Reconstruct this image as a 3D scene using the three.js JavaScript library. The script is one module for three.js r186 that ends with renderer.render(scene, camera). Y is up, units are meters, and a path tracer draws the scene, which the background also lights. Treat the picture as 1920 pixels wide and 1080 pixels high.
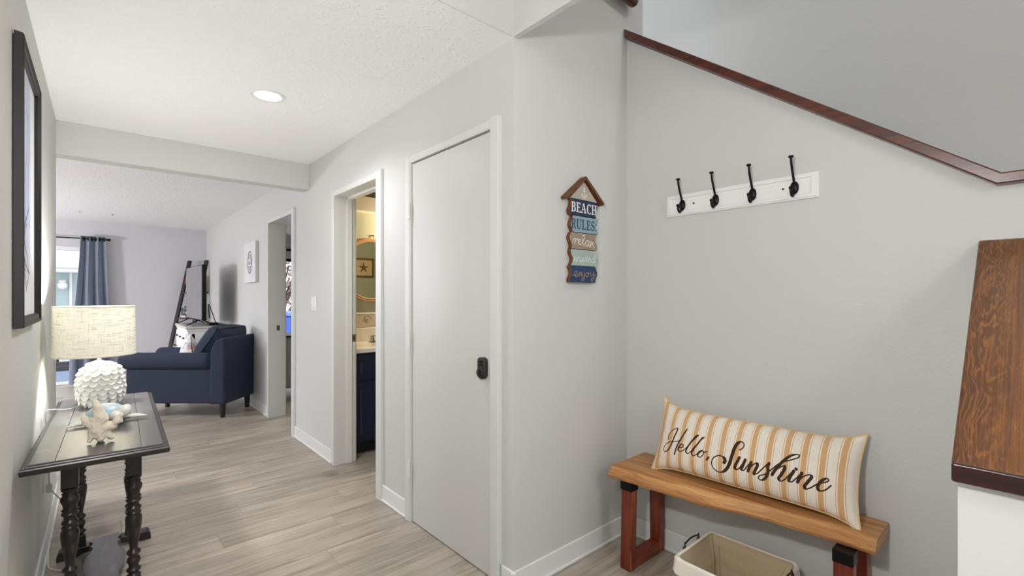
import * as THREE from 'three';
import { RoundedBoxGeometry } from 'three/addons/geometries/RoundedBoxGeometry.js';
import { mergeGeometries } from 'three/addons/utils/BufferGeometryUtils.js';
import { MarchingCubes } from 'three/addons/objects/MarchingCubes.js';
import { RectAreaLightUniformsLib } from 'three/addons/lights/RectAreaLightUniformsLib.js';

// ------------------------------------------------------------------ camera, sky, exposure
const scene = new THREE.Scene();
const camera = new THREE.PerspectiveCamera(2 * Math.atan(540 / 879) * 180 / Math.PI, 16 / 9, 0.05, 120);
camera.position.set(0, 1.27, 0);
camera.rotation.set(0, -0.72, 0);
camera.setViewOffset(1920, 1080, 0, -14.3, 1920, 1080);
scene.background = new THREE.Color(1.75, 1.82, 1.92);            // bright overcast sky
const renderer = new THREE.WebGLRenderer({ antialias: true });
renderer.toneMapping = THREE.LinearToneMapping;
renderer.toneMappingExposure = 1.0;
renderer.shadowMap.enabled = true;
RectAreaLightUniformsLib.init();
const POWER = { pendant: 3.1, entry: 4.6, loft: 0.4, stair: 3.9, table: 2.1, down: 5.5, floor: 14, living: 13, bath: 2.6, dining: 9 };   // candela of the lamps; all but table and down are out of view

// ------------------------------------------------------------------ measures of the place (metres)
const XL = -0.211, XR = 1.319, XRB = 1.472, HC = 2.371, HB = 2.16, HL = 2.352, ZB = -4.087, ZF = -9.2, ZA = -1.494, XB = 2.136, XBB = 2.286, XS = 3.2, ZE = 2.6, HT = 4.9, XW = -3.9, XD = 4.6;

// ------------------------------------------------------------------ helpers
let seed = 7;
const rnd = () => { seed = (seed * 1664525 + 1013904223) >>> 0; return seed / 4294967296; };
const rr = (a, b) => a + (b - a) * rnd();
const V = (x, y, z) => new THREE.Vector3(x, y, z);
const lerp = (a, b, t) => a + (b - a) * t;
const clamp = (x, a = 0, b = 1) => Math.min(b, Math.max(a, x));
const smooth = (a, b, x) => { const t = clamp((x - a) / (b - a)); return t * t * (3 - 2 * t); };
const used = {};
function numbered(name) { const n = used[name] = (used[name] ?? -1) + 1; return n ? name + '_' + String(n).padStart(3, '0') : name; }
function thing(name, label, category, pos = [0, 0, 0], turn = 0, group) {
  const o = new THREE.Group(); o.name = numbered(name); scene.add(o);
  o.position.set(...pos); o.rotation.y = turn;
  o.userData = { label, category }; if (group) o.userData.group = group;
  return o;
}
function mesh(name, geo, mat, parent) {
  const g = Array.isArray(geo) ? merge(geo) : geo;
  const m = new THREE.Mesh(g, mat); m.name = parent && parent !== scene ? name : numbered(name);
  m.castShadow = m.receiveShadow = true;
  (parent || scene).add(m); return m;
}
function tag(o, label, category, group) { o.userData.label = label; o.userData.category = category; if (group) o.userData.group = group; return o; }
function struct(name, geo, mat, parent) { const m = mesh(name, geo, mat, parent); if (!parent) m.userData.kind = 'structure'; return m; }
function structGroup(name) { const g = new THREE.Group(); g.name = numbered(name); g.userData.kind = 'structure'; scene.add(g); return g; }
function merge(list) {
  const out = list.map((g) => { const h = g.index ? g.toNonIndexed() : g.clone(); for (const k of Object.keys(h.attributes)) if (!['position', 'normal', 'uv', 'color'].includes(k)) h.deleteAttribute(k); if (!h.attributes.uv) h.setAttribute('uv', new THREE.BufferAttribute(new Float32Array(h.attributes.position.count * 2), 2)); return h; });
  return mergeGeometries(out, false);
}
// uv in metres from position, looking along the dominant normal; grain runs along the named axis
function uvm(geo, grain = 'x', off = [0, 0]) {
  const g = geo.index ? geo.toNonIndexed() : geo, p = g.attributes.position, n = g.attributes.normal, uv = new Float32Array(p.count * 2), gi = 'xyz'.indexOf(grain);
  for (let i = 0; i < p.count; i += 3) {
    const s = [0, 0, 0]; for (let k = 0; k < 3; k++) { s[0] += n.getX(i + k); s[1] += n.getY(i + k); s[2] += n.getZ(i + k); }
    const d = [0, 1, 2].sort((a, b) => Math.abs(s[b]) - Math.abs(s[a]))[0];
    const rest = [0, 1, 2].filter((a) => a !== d), a = rest.includes(gi) ? gi : rest[0], b = rest.find((q) => q !== a);
    for (let k = 0; k < 3; k++) { const q = [p.getX(i + k), p.getY(i + k), p.getZ(i + k)]; uv[(i + k) * 2] = q[a] + off[0]; uv[(i + k) * 2 + 1] = q[b] + off[1] + d * 0.37; }
  }
  g.setAttribute('uv', new THREE.BufferAttribute(uv, 2)); return g;
}
const move = (g, x, y, z) => g.translate(x, y, z);
// box between two corners, edges rounded by r
function bx(x0, x1, y0, y1, z0, z1, r = 0, grain) {
  const w = Math.abs(x1 - x0), h = Math.abs(y1 - y0), d = Math.abs(z1 - z0);
  const g = r > 0 ? new RoundedBoxGeometry(w, h, d, 2, Math.min(r, w / 2.01, h / 2.01, d / 2.01)) : new THREE.BoxGeometry(w, h, d);
  g.translate((x0 + x1) / 2, (y0 + y1) / 2, (z0 + z1) / 2);
  return uvm(g, grain || (w >= h && w >= d ? 'x' : h >= d ? 'y' : 'z'));
}
function lathe(profile, seg = 28) { return new THREE.LatheGeometry(profile.map(([r, y]) => new THREE.Vector2(r, y)), seg); }
function tube(pts, r, seg = 24, rad = 8, closed = false) { return new THREE.TubeGeometry(new THREE.CatmullRomCurve3(pts.map((p) => V(...p)), closed), seg, r, rad, closed); }
function bar(a, b, r, seg = 10) { const A = V(...a), B = V(...b), d = B.clone().sub(A); const g = new THREE.CylinderGeometry(r, r, d.length(), seg); g.applyQuaternion(new THREE.Quaternion().setFromUnitVectors(V(0, 1, 0), d.normalize())); g.translate((a[0] + b[0]) / 2, (a[1] + b[1]) / 2, (a[2] + b[2]) / 2); return g; }
// square bar between two points
function beam(a, b, w, t, up = [0, 1, 0]) {
  const A = V(...a), B = V(...b), d = B.clone().sub(A), L = d.length(); d.normalize();
  const s = d.clone().cross(V(...up)).normalize(), u = s.clone().cross(d);
  const g = new RoundedBoxGeometry(w, t, L, 2, Math.min(w, t) * 0.12);
  uvm(g, 'z');
  return uvKeep(g).applyMatrix4(new THREE.Matrix4().makeBasis(s, u, d.clone().negate()).setPosition(A.add(B).multiplyScalar(0.5)));
}
function uvKeep(g) { return g; }
function extrude(pts, depth, bevel = 0, curve = 12) {
  const s = pts instanceof THREE.Shape ? pts : new THREE.Shape(pts.map(([x, y]) => new THREE.Vector2(x, y)));
  return new THREE.ExtrudeGeometry(s, { depth, bevelEnabled: bevel > 0, bevelThickness: bevel, bevelSize: bevel, bevelOffset: -bevel, bevelSegments: 2, curveSegments: curve });
}
// surface f(u, v) -> [x, y, z]
function patch(f, nu, nv, flip = false) {
  const pos = [], uv = [], idx = [];
  for (let j = 0; j <= nv; j++) for (let i = 0; i <= nu; i++) { pos.push(...f(i / nu, j / nv)); uv.push(i / nu, j / nv); }
  for (let j = 0; j < nv; j++) for (let i = 0; i < nu; i++) { const a = j * (nu + 1) + i, b = a + 1, c = a + nu + 1, d = c + 1; flip ? idx.push(a, c, b, b, c, d) : idx.push(a, b, c, b, d, c); }
  const g = new THREE.BufferGeometry(); g.setAttribute('position', new THREE.Float32BufferAttribute(pos, 3)); g.setAttribute('uv', new THREE.Float32BufferAttribute(uv, 2)); g.setIndex(idx); g.computeVertexNormals(); return g;
}
// smooth blob of tapered capsules [[ax,ay,az,ra, bx,by,bz,rb], ...]
function blob(caps, size, res, k = 0.01, bump = 0, center = [0, 0, 0]) {
  const mc = new MarchingCubes(res, new THREE.MeshBasicMaterial(), false, false, 400000); mc.isolation = 0;
  const h = size / 2;
  for (let z = 0; z < res; z++) for (let y = 0; y < res; y++) for (let x = 0; x < res; x++) {
    const P = [(x / res * 2 - 1) * h + center[0], (y / res * 2 - 1) * h + center[1], (z / res * 2 - 1) * h + center[2]];
    let sum = 0;
    for (const [ax, ay, az, ra, bx_, by, bz, rb] of caps) {
      const d = [bx_ - ax, by - ay, bz - az], q = [P[0] - ax, P[1] - ay, P[2] - az], L = d[0] ** 2 + d[1] ** 2 + d[2] ** 2;
      const t = L > 0 ? clamp((q[0] * d[0] + q[1] * d[1] + q[2] * d[2]) / L) : 0;
      const dist = Math.hypot(q[0] - d[0] * t, q[1] - d[1] * t, q[2] - d[2] * t) - lerp(ra, rb, t);
      sum += Math.exp(-dist / k);
    }
    let dd = -k * Math.log(Math.max(sum, 1e-30));
    if (bump) dd += bump * (fbm(P[0] * 60 + 3, P[1] * 60 + P[2] * 45, 3) - 0.5);
    mc.field[x + y * res + z * res * res] = -dd;
  }
  mc.update();
  const n = mc.count, g = new THREE.BufferGeometry(), p = new Float32Array(mc.positionArray.slice(0, n * 3)), nn = new Float32Array(mc.normalArray.slice(0, n * 3));
  for (let i = 0; i < p.length; i += 3) { p[i] = p[i] * h + center[0]; p[i + 1] = p[i + 1] * h + center[1]; p[i + 2] = p[i + 2] * h + center[2]; }
  g.setAttribute('position', new THREE.BufferAttribute(p, 3)); g.setAttribute('normal', new THREE.BufferAttribute(nn, 3));
  g.setAttribute('uv', new THREE.BufferAttribute(new Float32Array(n * 2), 2));
  return g;
}

// ------------------------------------------------------------------ noise and textures
function hash(x, y) { let h = Math.imul(x, 374761393) + Math.imul(y, 668265263); h = Math.imul(h ^ (h >>> 13), 1274126177); return ((h ^ (h >>> 16)) >>> 0) / 4294967296; }
function vnoise(x, y, px = 0, py = 0) {
  let ix = Math.floor(x), iy = Math.floor(y); const fx = x - ix, fy = y - iy, u = fx * fx * (3 - 2 * fx), v = fy * fy * (3 - 2 * fy);
  const w = (a, p) => p ? ((a % p) + p) % p : a, h = (a, b) => hash(w(a, px), w(b, py));
  return lerp(lerp(h(ix, iy), h(ix + 1, iy), u), lerp(h(ix, iy + 1), h(ix + 1, iy + 1), u), v);
}
function fbm(x, y, o = 4, px = 0, py = 0) { let s = 0, a = 0.5, t = 0; for (let i = 0; i < o; i++) { s += a * vnoise(x, y, px, py); t += a; a *= 0.5; x *= 2; y *= 2; px *= 2; py *= 2; } return s / t; }
// colour texture from f(u, v) -> [r, g, b] in 0..255 sRGB; covers sx by sy metres when uv is in metres
function tex(w, h, f, sx = 1, sy = 1, srgb = true) {
  const d = new Uint8Array(w * h * 4);
  for (let y = 0; y < h; y++) for (let x = 0; x < w; x++) { const c = f(x / w, y / h), i = (y * w + x) * 4; d[i] = clamp(c[0], 0, 255); d[i + 1] = clamp(c[1], 0, 255); d[i + 2] = clamp(c[2], 0, 255); d[i + 3] = 255; }
  const t = new THREE.DataTexture(d, w, h, THREE.RGBAFormat); t.wrapS = t.wrapT = THREE.RepeatWrapping; t.magFilter = t.minFilter = THREE.LinearFilter; t.repeat.set(1 / sx, 1 / sy);
  if (srgb) t.colorSpace = THREE.SRGBColorSpace; t.needsUpdate = true; return t;
}
const grey = (v) => [v, v, v];
const mix3 = (a, b, t) => [lerp(a[0], b[0], t), lerp(a[1], b[1], t), lerp(a[2], b[2], t)];
const std = (o) => new THREE.MeshStandardMaterial({ roughness: 0.6, ...o });
const phy = (o) => new THREE.MeshPhysicalMaterial({ roughness: 0.6, ...o });
function canvasTex(w, h, draw) { const c = document.createElement('canvas'); c.width = w; c.height = h; const x = c.getContext('2d'); draw(x, w, h); const t = new THREE.CanvasTexture(c); t.colorSpace = THREE.SRGBColorSpace; t.magFilter = THREE.LinearFilter; return t; }

const orangePeel = tex(256, 256, (u, v) => grey(255 * fbm(u * 90, v * 90, 3, 90, 90)), 0.6, 0.6, false);
const popcorn = tex(512, 512, (u, v) => { const a = fbm(u * 70, v * 70, 3, 70, 70), b = vnoise(u * 34, v * 34, 34, 34); return grey(255 * smooth(0.42, 0.72, a) * smooth(0.25, 0.75, b)); }, 0.9, 0.9, false);
const fineWeave = tex(256, 256, (u, v) => grey(128 + 60 * Math.sin(u * 2 * Math.PI * 64) * Math.sin(v * 2 * Math.PI * 64) + 60 * (vnoise(u * 128, v * 128, 128, 128) - 0.5)), 0.12, 0.12, false);
const WALL = '#d0d0cd', TRIM = '#e6e6e4';
const M = {
  wall: std({ color: WALL, roughness: 0.62, bumpMap: orangePeel, bumpScale: 0.0006 }),
  wallCool: std({ color: '#d2d2d6', roughness: 0.65, bumpMap: orangePeel, bumpScale: 0.0006 }),
  ceiling: std({ color: '#f9f9fa', roughness: 0.9, bumpMap: popcorn, bumpScale: 0.0016 }),
  trim: std({ color: TRIM, roughness: 0.38 }),
  casing: std({ color: '#dadad7', roughness: 0.4 }),
  door: std({ color: '#d2d2cf', roughness: 0.42, bumpMap: orangePeel, bumpScale: 0.0002 }),
  sage: std({ color: '#a5a892', roughness: 0.7 }),
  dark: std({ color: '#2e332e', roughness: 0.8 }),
  blackMetal: std({ color: '#0d0c0b', roughness: 0.38, metalness: 0.6 }),
  gun: std({ color: '#4c4b47', roughness: 0.35, metalness: 0.9, bumpMap: orangePeel, bumpScale: 0.0008 }),
  chrome: std({ color: '#b9b3a6', roughness: 0.18, metalness: 1 }),
  white: std({ color: '#f0f0ee', roughness: 0.45 }),
  plastic: std({ color: '#f1f1ee', roughness: 0.3 }),
};
const pane = phy({ color: '#ffffff', transmission: 1, thickness: 0, roughness: 0, ior: 1.45 });

// oak plank flooring: pale greige with long streaks; grain along u
function oak(k) {
  return tex(1024, 512, (u, v) => {
    const w = fbm(u * 5, v * 14 + k * 31, 3, 5, 14) * 0.22;
    const streak = fbm(u * 7 + w, (v + w * 0.16) * 60 + k * 17, 4, 7, 60), fine = fbm(u * 24, v * 240, 2, 24, 240), cloud = fbm(u * 4, v * 5 + k * 9, 3, 4, 5);
    const fig = Math.pow(1 - Math.abs(2 * fbm(u * 6, v * 26 + k * 5, 3, 6, 26) - 1), 7);
    let c = mix3([136, 128, 116], [198, 188, 174], clamp(streak * 0.9 + cloud * 0.55 - 0.2));
    c = mix3(c, [128, 114, 98], fig * 0.38 * smooth(0.42, 0.62, cloud));
    const knot = Math.pow(vnoise(u * 9, v * 9 + k * 3, 9, 9), 14);
    c = mix3(c, [92, 76, 62], clamp(knot * 1.6 * smooth(0.4, 0.7, streak)));
    return c.map((q) => q + (fine - 0.5) * 26);
  }, 2.4, 1.2);
}
const oakMat = [0, 1, 2].map((k) => { const m = oak(k); return std({ map: m, roughness: 0.42 }); });

// ------------------------------------------------------------------ the setting
// floor: planks run across the hall
{
  const floor = structGroup('floor');
  struct('underlay', uvm(bx(XW - 0.15, XD + 0.15, -0.16, -0.004, ZF - 0.15, ZE + 0.2), 'x'), oakMat[0], floor);
  const W = 0.178, L = 1.22, geos = [];
  for (let i = 0; i < 9; i++) {
    const g = new THREE.BoxGeometry(L - 0.0005, 0.012, W - 0.0005); g.translate(0, -0.006, 0);
    const p = g.attributes.position; for (let q = 0; q < p.count; q++) if (p.getY(q) > -0.001) { p.setX(q, p.getX(q) * (1 - 0.0004 / L)); p.setZ(q, p.getZ(q) * (1 - 0.0006 / W)); }
    geos.push(uvm(g, 'x', [rr(0, 2.4), rr(0, 1.2)]));
  }
  let row = 0;
  for (let z = 0.3; z > ZF + 0.05; z -= W, row++) {
    const x1 = z > ZA ? 2.1 : z > -3.4 ? 2.2 : 1.9, off = (row * 0.437) % 1 * L;
    for (let x = XL - 0.02 - off; x < x1; x += L) {
      const m = mesh('plank', geos[(rnd() * 9) | 0], oakMat[(rnd() * 3) | 0], floor);
      m.position.set(x + L / 2, 0, z - W / 2); if (rnd() < 0.5) m.rotation.y = Math.PI;
    }
  }
}
// hall wall with the closet door and two doorways
const D1 = [-2.352, -1.636, 2.014], D2 = [-3.505, -2.79, 2.012], D3 = [-5.335, -4.53, 2.02];
function pierWall(name, x0, x1, z0, z1, y0, y1, holes, mat) {          // a wall in the z direction with doorways [z0, z1, top]
  const g = []; let z = z0;
  for (const [a, b, t] of [...holes].sort((p, q) => p[0] - q[0])) { g.push(bx(x0, x1, y0, y1, z, a)); g.push(bx(x0, x1, t, y1, a, b)); z = b; }
  g.push(bx(x0, x1, y0, y1, z, z1)); return struct(name, g, mat);
}
pierWall('wall_right', XR, XRB, ZF, ZA, -0.1, HC, [[D1[0] - 0.02, D1[1] + 0.02, D1[2] + 0.02], [D2[0] - 0.02, D2[1] + 0.02, D2[2] + 0.02], [D3[0] - 0.02, D3[1] + 0.02, D3[2] + 0.02]], M.wall);
struct('wall_left', [bx(XL - 0.14, XL, -0.1, HC, ZB, ZE), bx(XL - 0.14, XL, HC, HT, ZA - 0.1, ZE)], M.wall);
struct('ceiling', uvm(bx(XL - 0.14, XR, HC, HC + 0.12, ZB - 0.05, ZA - 0.004), 'x'), M.ceiling);
struct('ceiling', uvm(bx(XW - 0.15, XR + 0.05, HL, HL + 0.15, ZF - 0.15, ZB - 0.05), 'x'), M.ceiling);
struct('ceiling_beam', [bx(XL - 0.1, XR, HB, HC, ZB - 0.13, ZB, 0.004)], M.wall);
// the open entry shaft beside the stair: header above the hall, the loft wall, wall with the sign, stair wall with the coat rack
struct('wall_header', [bx(XL - 0.1, XR, HC + 0.12, HT, ZA - 0.1, ZA), bx(XL - 0.1, XR, HC, HC + 0.12, ZA - 0.004, ZA)], M.wall);
struct('wall_loft', bx(XR, XR + 0.025, HC, HT, ZA, ZE), M.wall);
struct('wall_front_of_closet', [bx(XRB, XBB, -0.1, HT, ZA - 0.13, ZA), bx(XR, XRB, HC, HT, ZA - 0.13, ZA)], M.wall);
{
  const s = [[-ZA, -0.1], [-ZA, 2.651], [0.104, 1.618], [-1.6, 1.618], [-1.6, -0.1]];   // (distance down the hall, height)
  const g = extrude(s, XBB - XB); g.rotateY(Math.PI / 2); g.translate(XB, 0, 0);
  struct('wall_bench', uvm(g, 'z'), M.wall);
}
struct('wall_stair', bx(XS, XS + 0.14, -0.1, HT, -4.2, ZE), M.wall);
struct('wall_stair_end', bx(XBB, XS, HC, HT, -4.2, -4.06), M.wall);
{
  const [a, b, c] = [0.0, 1.3, 2.9];            // unseen glazed door and transom behind the camera, placed to let in daylight
  struct('wall_entry', [bx(XL - 0.14, a, -0.1, HT, ZE, ZE + 0.14), bx(b, XS + 0.14, -0.1, HT, ZE, ZE + 0.14), bx(a, b, c, HT, ZE, ZE + 0.14), bx(a, b, -0.1, 0, ZE, ZE + 0.14)], M.wall);
  const g = structGroup('door_4'), z = ZE + 0.06;
  for (const [x0, x1, y0, y1] of [[a, a + 0.09, 0, c], [b - 0.09, b, 0, c], [a, b, c - 0.06, c], [a, b, 2.08, 2.16], [a, b, 0, 0.18]]) mesh('frame', bx(x0, x1, y0, y1, z - 0.03, z + 0.03, 0.004), M.trim, g);
  mesh('glass', bx(a + 0.08, b - 0.08, 0.17, 2.09, z - 0.003, z + 0.003), pane, g); mesh('glass', bx(a + 0.08, b - 0.08, 2.15, c - 0.05, z - 0.003, z + 0.003), pane, g);
}
struct('ceiling', bx(XL - 0.14, XS + 0.14, HT, HT + 0.12, -4.2, ZE + 0.14), M.ceiling);
struct('wall_over_stair', bx(XBB - 0.01, XS, HC + 0.02, HC + 0.14, -4.2, ZA - 0.1), M.wall);
// half wall at the foot of the stair, running to the bench wall and rising with the stair
const HW = { x0: 1.47, y0: 0.885, x1: XB, y1: 1.45, z0: -0.145, z1: 0.21 };
{
  const sl = (HW.y1 - HW.y0) / (HW.x1 - HW.x0), x = 1.508;
  const g = extrude([[x, -0.1], [x, HW.y0 + (x - HW.x0) * sl - 0.052], [XB, HW.y1 - 0.052], [XB, -0.1]], 0.345); g.translate(0, 0, HW.z0 + 0.008);
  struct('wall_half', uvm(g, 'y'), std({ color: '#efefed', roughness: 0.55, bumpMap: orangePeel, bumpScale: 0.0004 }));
}
// living room shell
function backWall(holes) {
  const g = []; let x = XW - 0.15;
  for (const [a, b, y0, y1] of holes) { g.push(bx(x, a, -0.1, HC + 0.1, ZF - 0.14, ZF)); if (y0 > 0) g.push(bx(a, b, -0.1, y0, ZF - 0.14, ZF)); g.push(bx(a, b, y1, HC + 0.1, ZF - 0.14, ZF)); x = b; }
  g.push(bx(x, XD + 0.15, -0.1, HC + 0.1, ZF - 0.14, ZF)); return g;
}
struct('wall_back', backWall([[-2.7, -0.16, 0, 1.97], [1.9, 3.6, 0.5, 1.95]]), M.wallCool);
struct('wall_living_left', bx(XW - 0.15, XW, -0.1, HC + 0.1, ZF, ZB), M.wall);
struct('wall_living_front', bx(XW, XL - 0.14, -0.1, HC + 0.1, ZB - 0.06, ZB + 0.06), M.wall);
// dining room, bathroom and closet shells
struct('wall_dining_right', bx(XD, XD + 0.15, -0.1, HC + 0.1, ZF, -1.6), M.wall);
struct('wall_bath_back', bx(XRB, XD, -0.1, HC + 0.1, -4.3, -4.17), M.sage);
struct('wall_bath_front', bx(XRB, 3.3, -0.1, HC + 0.1, -2.48, -2.4), M.sage);
struct('wall_bath_right', bx(3.2, 3.3, -0.1, HC + 0.1, -4.17, -2.48), M.sage);
struct('wall_closet_back', bx(2.3, 2.4, -0.1, HC, -2.4, ZA - 0.13), M.wall);
struct('ceiling', bx(XRB - 0.02, XD + 0.15, HC, HC + 0.12, ZF - 0.15, -4.17), M.ceiling);
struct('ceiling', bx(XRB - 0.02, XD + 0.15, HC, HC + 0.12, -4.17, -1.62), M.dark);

// baseboards: board with eased top and a small shoe
function baseZ(x, dir, z0, z1) { return [bx(x, x + dir * 0.011, 0, 0.099, z0, z1, 0.004), bx(x + dir * 0.009, x + dir * 0.019, 0, 0.016, z0, z1, 0.005)]; }
function baseX(z, dir, x0, x1) { return [bx(x0, x1, 0, 0.099, z, z + dir * 0.011, 0.004), bx(x0, x1, 0, 0.016, z + dir * 0.009, z + dir * 0.019, 0.005)]; }
struct('baseboard_right', [...baseZ(XR, -1, ZF, D3[0] - 0.06), ...baseZ(XR, -1, D3[1] + 0.06, D2[0] - 0.05), ...baseZ(XR, -1, D2[1] + 0.075, D1[0] - 0.06), ...baseZ(XR, -1, D1[1] + 0.07, ZA + 0.019)], M.trim);
struct('baseboard_front', baseX(ZA, 1, XR - 0.019, XB), M.trim);
struct('baseboard_bench', baseZ(XB, -1, ZA, HW.z0 + 0.008), M.trim);
struct('baseboard_left', baseZ(XL, 1, ZB, ZE), M.trim);
struct('baseboard_back', baseX(ZF, 1, -0.16, XR), M.trim);
struct('baseboard_half', baseX(HW.z0 + 0.008, -1, 1.508, XB), M.trim);

// ------------------------------------------------------------------ doors
// lining and casing of a doorway in the hall wall; cw casing widths [far, near]
function doorway(g, [z0, z1, top], cw, proud = 0.016) {
  const x = XR - proud, J = 0.02, lin = [bx(x + 0.004, XRB + 0.001, -0.002, top + J, z0 - J, z0), bx(x + 0.004, XRB + 0.004, -0.002, top + J, z1, z1 + J), bx(x + 0.004, XRB + 0.004, top, top + J, z0, z1)];
  mesh('door_lining', lin, M.casing, g);
  const r = 0.004, e = 0.006;
  mesh('casing', bx(x, XR + 0.004, -0.002, top + 0.042, z0 - cw[0], z0 - e, r), M.casing, g);
  mesh('casing', bx(x - 0.004, XR + 0.004, -0.002, top + 0.045, z1 + e, z1 + cw[1], r), M.casing, g);
  mesh('casing', bx(x + 0.002, XR + 0.004, top + e, top + 0.04, z0 - 0.01, z1 + 0.01, r), M.casing, g);
  mesh('casing', [bx(XRB - 0.004, XRB + 0.014, 0, top + 0.045, z0 - 0.05, z0 - 0.012, r), bx(XRB - 0.004, XRB + 0.014, 0, top + 0.045, z1 + e, z1 + 0.05, r), bx(XRB - 0.004, XRB + 0.014, top + e, top + 0.045, z0, z1, r)], M.casing, g);
}
function strike(g, z, x, y) {
  const s = mesh('strike_plate', bx(x - 0.016, x + 0.016, y - 0.028, y + 0.028, z - 0.0005, z + 0.0016, 0.001), M.chrome, g);
  mesh('latch_hole', bx(x - 0.009, x + 0.006, y - 0.013, y + 0.013, z + 0.0008, z + 0.0022), M.dark, s);
}
{
  const g = structGroup('door_1'), [z0, z1, top] = D1;
  doorway(g, D1, [0.058, 0.062], 0.018);
  mesh('door_panel', bx(XR - 0.004, XR + 0.032, 0.006, top - 0.007, z0 + 0.003, z1 - 0.003, 0.002), M.door, g);
  mesh('door_stop', bx(XR + 0.034, XR + 0.06, 0, top, z0, z1), M.dark, g);
  for (const y of [0.297, 1.019, 1.745]) {
    const h = mesh('hinge', bx(XR - 0.022, XR - 0.0195, y - 0.046, y + 0.046, z0 - 0.022, z0 - 0.006, 0.001), M.trim, g);
    mesh('hinge_knuckle', [move(new THREE.CylinderGeometry(0.0062, 0.0062, 0.092, 12), XR - 0.021, y, z0 - 0.002), move(new THREE.CylinderGeometry(0.0045, 0.003, 0.006, 12), XR - 0.021, y + 0.049, z0 - 0.002)], M.trim, h);
  }
  // keypad deadbolt
  const s = new THREE.Shape(); s.moveTo(-0.027, -0.03); s.lineTo(-0.027, 0.034); s.quadraticCurveTo(-0.026, 0.05, 0, 0.05); s.quadraticCurveTo(0.026, 0.05, 0.027, 0.034); s.lineTo(0.027, -0.03); s.quadraticCurveTo(0.02, -0.05, 0, -0.05); s.quadraticCurveTo(-0.02, -0.05, -0.027, -0.03);
  const k = extrude(s, 0.018, 0.005); k.rotateY(-Math.PI / 2); k.translate(XR - 0.002, 0.94, -1.692);
  const lock = mesh('deadbolt', uvm(k), M.gun, g); lock.userData.label = 'gunmetal keypad deadbolt';
  mesh('keyhole_disc', move(new THREE.CylinderGeometry(0.021, 0.023, 0.01, 24).rotateZ(Math.PI / 2), XR - 0.028, 0.921, -1.692), M.gun, lock);
  mesh('thumb_turn', bx(XR - 0.042, XR - 0.03, 0.904, 0.938, -1.696, -1.688, 0.004), M.gun, lock);
  mesh('keypad_button', [0, 1, 2, 3].map((i) => bx(XR - 0.0285, XR - 0.024, 0.952 + (i >> 1) * 0.014, 0.961 + (i >> 1) * 0.014, -1.703 + (i & 1) * 0.014, -1.694 + (i & 1) * 0.014, 0.002)), M.blackMetal, lock);
}
{
  const g = structGroup('door_2'); doorway(g, D2, [0.045, 0.078]);
  mesh('door_stop', [bx(1.405, 1.44, 0, D2[2], D2[0], D2[0] + 0.012), bx(1.405, 1.44, 0, D2[2], D2[1] - 0.012, D2[1]), bx(1.405, 1.44, D2[2] - 0.012, D2[2], D2[0], D2[1])], M.trim, g);
  strike(g, D2[0], 1.462, 0.945);
}
{ const g = structGroup('door_3'); doorway(g, D3, [0.03, 0.07]); strike(g, D3[0], 1.405, 0.93); }

// ------------------------------------------------------------------ sliding glass door and window, what stands outside
{
  const g = structGroup('window_1'), x0 = -2.7, x1 = -0.16, y1 = 1.97, z = ZF - 0.07;
  const fr = (n, a, b, c, d, zz, t = 0.03) => mesh(n, bx(a, b, c, d, zz - t, zz + t, 0.004), M.white, g);
  fr('frame', x0, x1, y1 - 0.05, y1, z, 0.06); fr('frame', x0, x1, 0, 0.03, z, 0.06); fr('frame', x0, x0 + 0.05, 0.03, y1 - 0.05, z, 0.06); fr('frame', x1 - 0.05, x1, 0.03, y1 - 0.05, z, 0.06);
  fr('frame', -1.47, -1.41, 0.03, y1 - 0.05, z, 0.03);
  mesh('glass', bx(-2.65, -1.46, 0.03, y1 - 0.05, z - 0.022, z - 0.018), pane, g); mesh('glass', bx(-1.42, -0.21, 0.03, y1 - 0.05, z + 0.018, z + 0.022), pane, g);
}
{
  const g = structGroup('window_2'), x0 = 1.9, x1 = 3.6, y0 = 0.5, y1 = 1.95, z = ZF - 0.07;
  for (const [a, b, c, d] of [[x0, x1, y1 - 0.05, y1], [x0, x1, y0, y0 + 0.05], [x0, x0 + 0.05, y0, y1], [x1 - 0.05, x1, y0, y1]]) mesh('frame', bx(a, b, c, d, z - 0.05, z + 0.05, 0.004), M.blackMetal, g);
  mesh('glass', bx(x0 + 0.04, x1 - 0.04, y0 + 0.04, y1 - 0.04, z - 0.002, z + 0.002), pane, g);
  mesh('window_sill', bx(x0 - 0.04, x1 + 0.04, y0 - 0.03, y0, ZF - 0.06, ZF + 0.06, 0.006), M.white, g);
  mesh('blind_rail', bx(x0, x1, 2.09, 2.125, ZF, ZF + 0.05, 0.004), M.blackMetal, g);
}
const gravel = tex(256, 256, (u, v) => { const n = fbm(u * 40, v * 40, 3, 40, 40); return mix3([188, 190, 192], [236, 236, 234], n); }, 1, 1);
struct('ground', uvm(bx(-30, 30, -0.4, -0.06, -40, ZF - 0.14), 'x'), std({ map: gravel, roughness: 0.95 }));
struct('ground', uvm(bx(-20, 20, -0.4, -0.1, ZE + 0.2, 30), 'x'), std({ map: gravel, roughness: 0.95 }));
{
  const g = structGroup('patio_deck'), m = std({ color: '#7d8fae', roughness: 0.6 });
  for (let i = 0; i < 12; i++) mesh('deck_board', bx(-3.2, 1.0, -0.06, -0.022, ZF - 0.3 - i * 0.145, ZF - 0.163 - i * 0.145, 0.003), m, g);
  for (const z of [-11.35, -12.1]) mesh('deck_kerb', bx(-4, 2, -0.06, 0.03, z - 0.1, z, 0.01), std({ color: '#30343a', roughness: 0.8 }), g);
}
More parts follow.
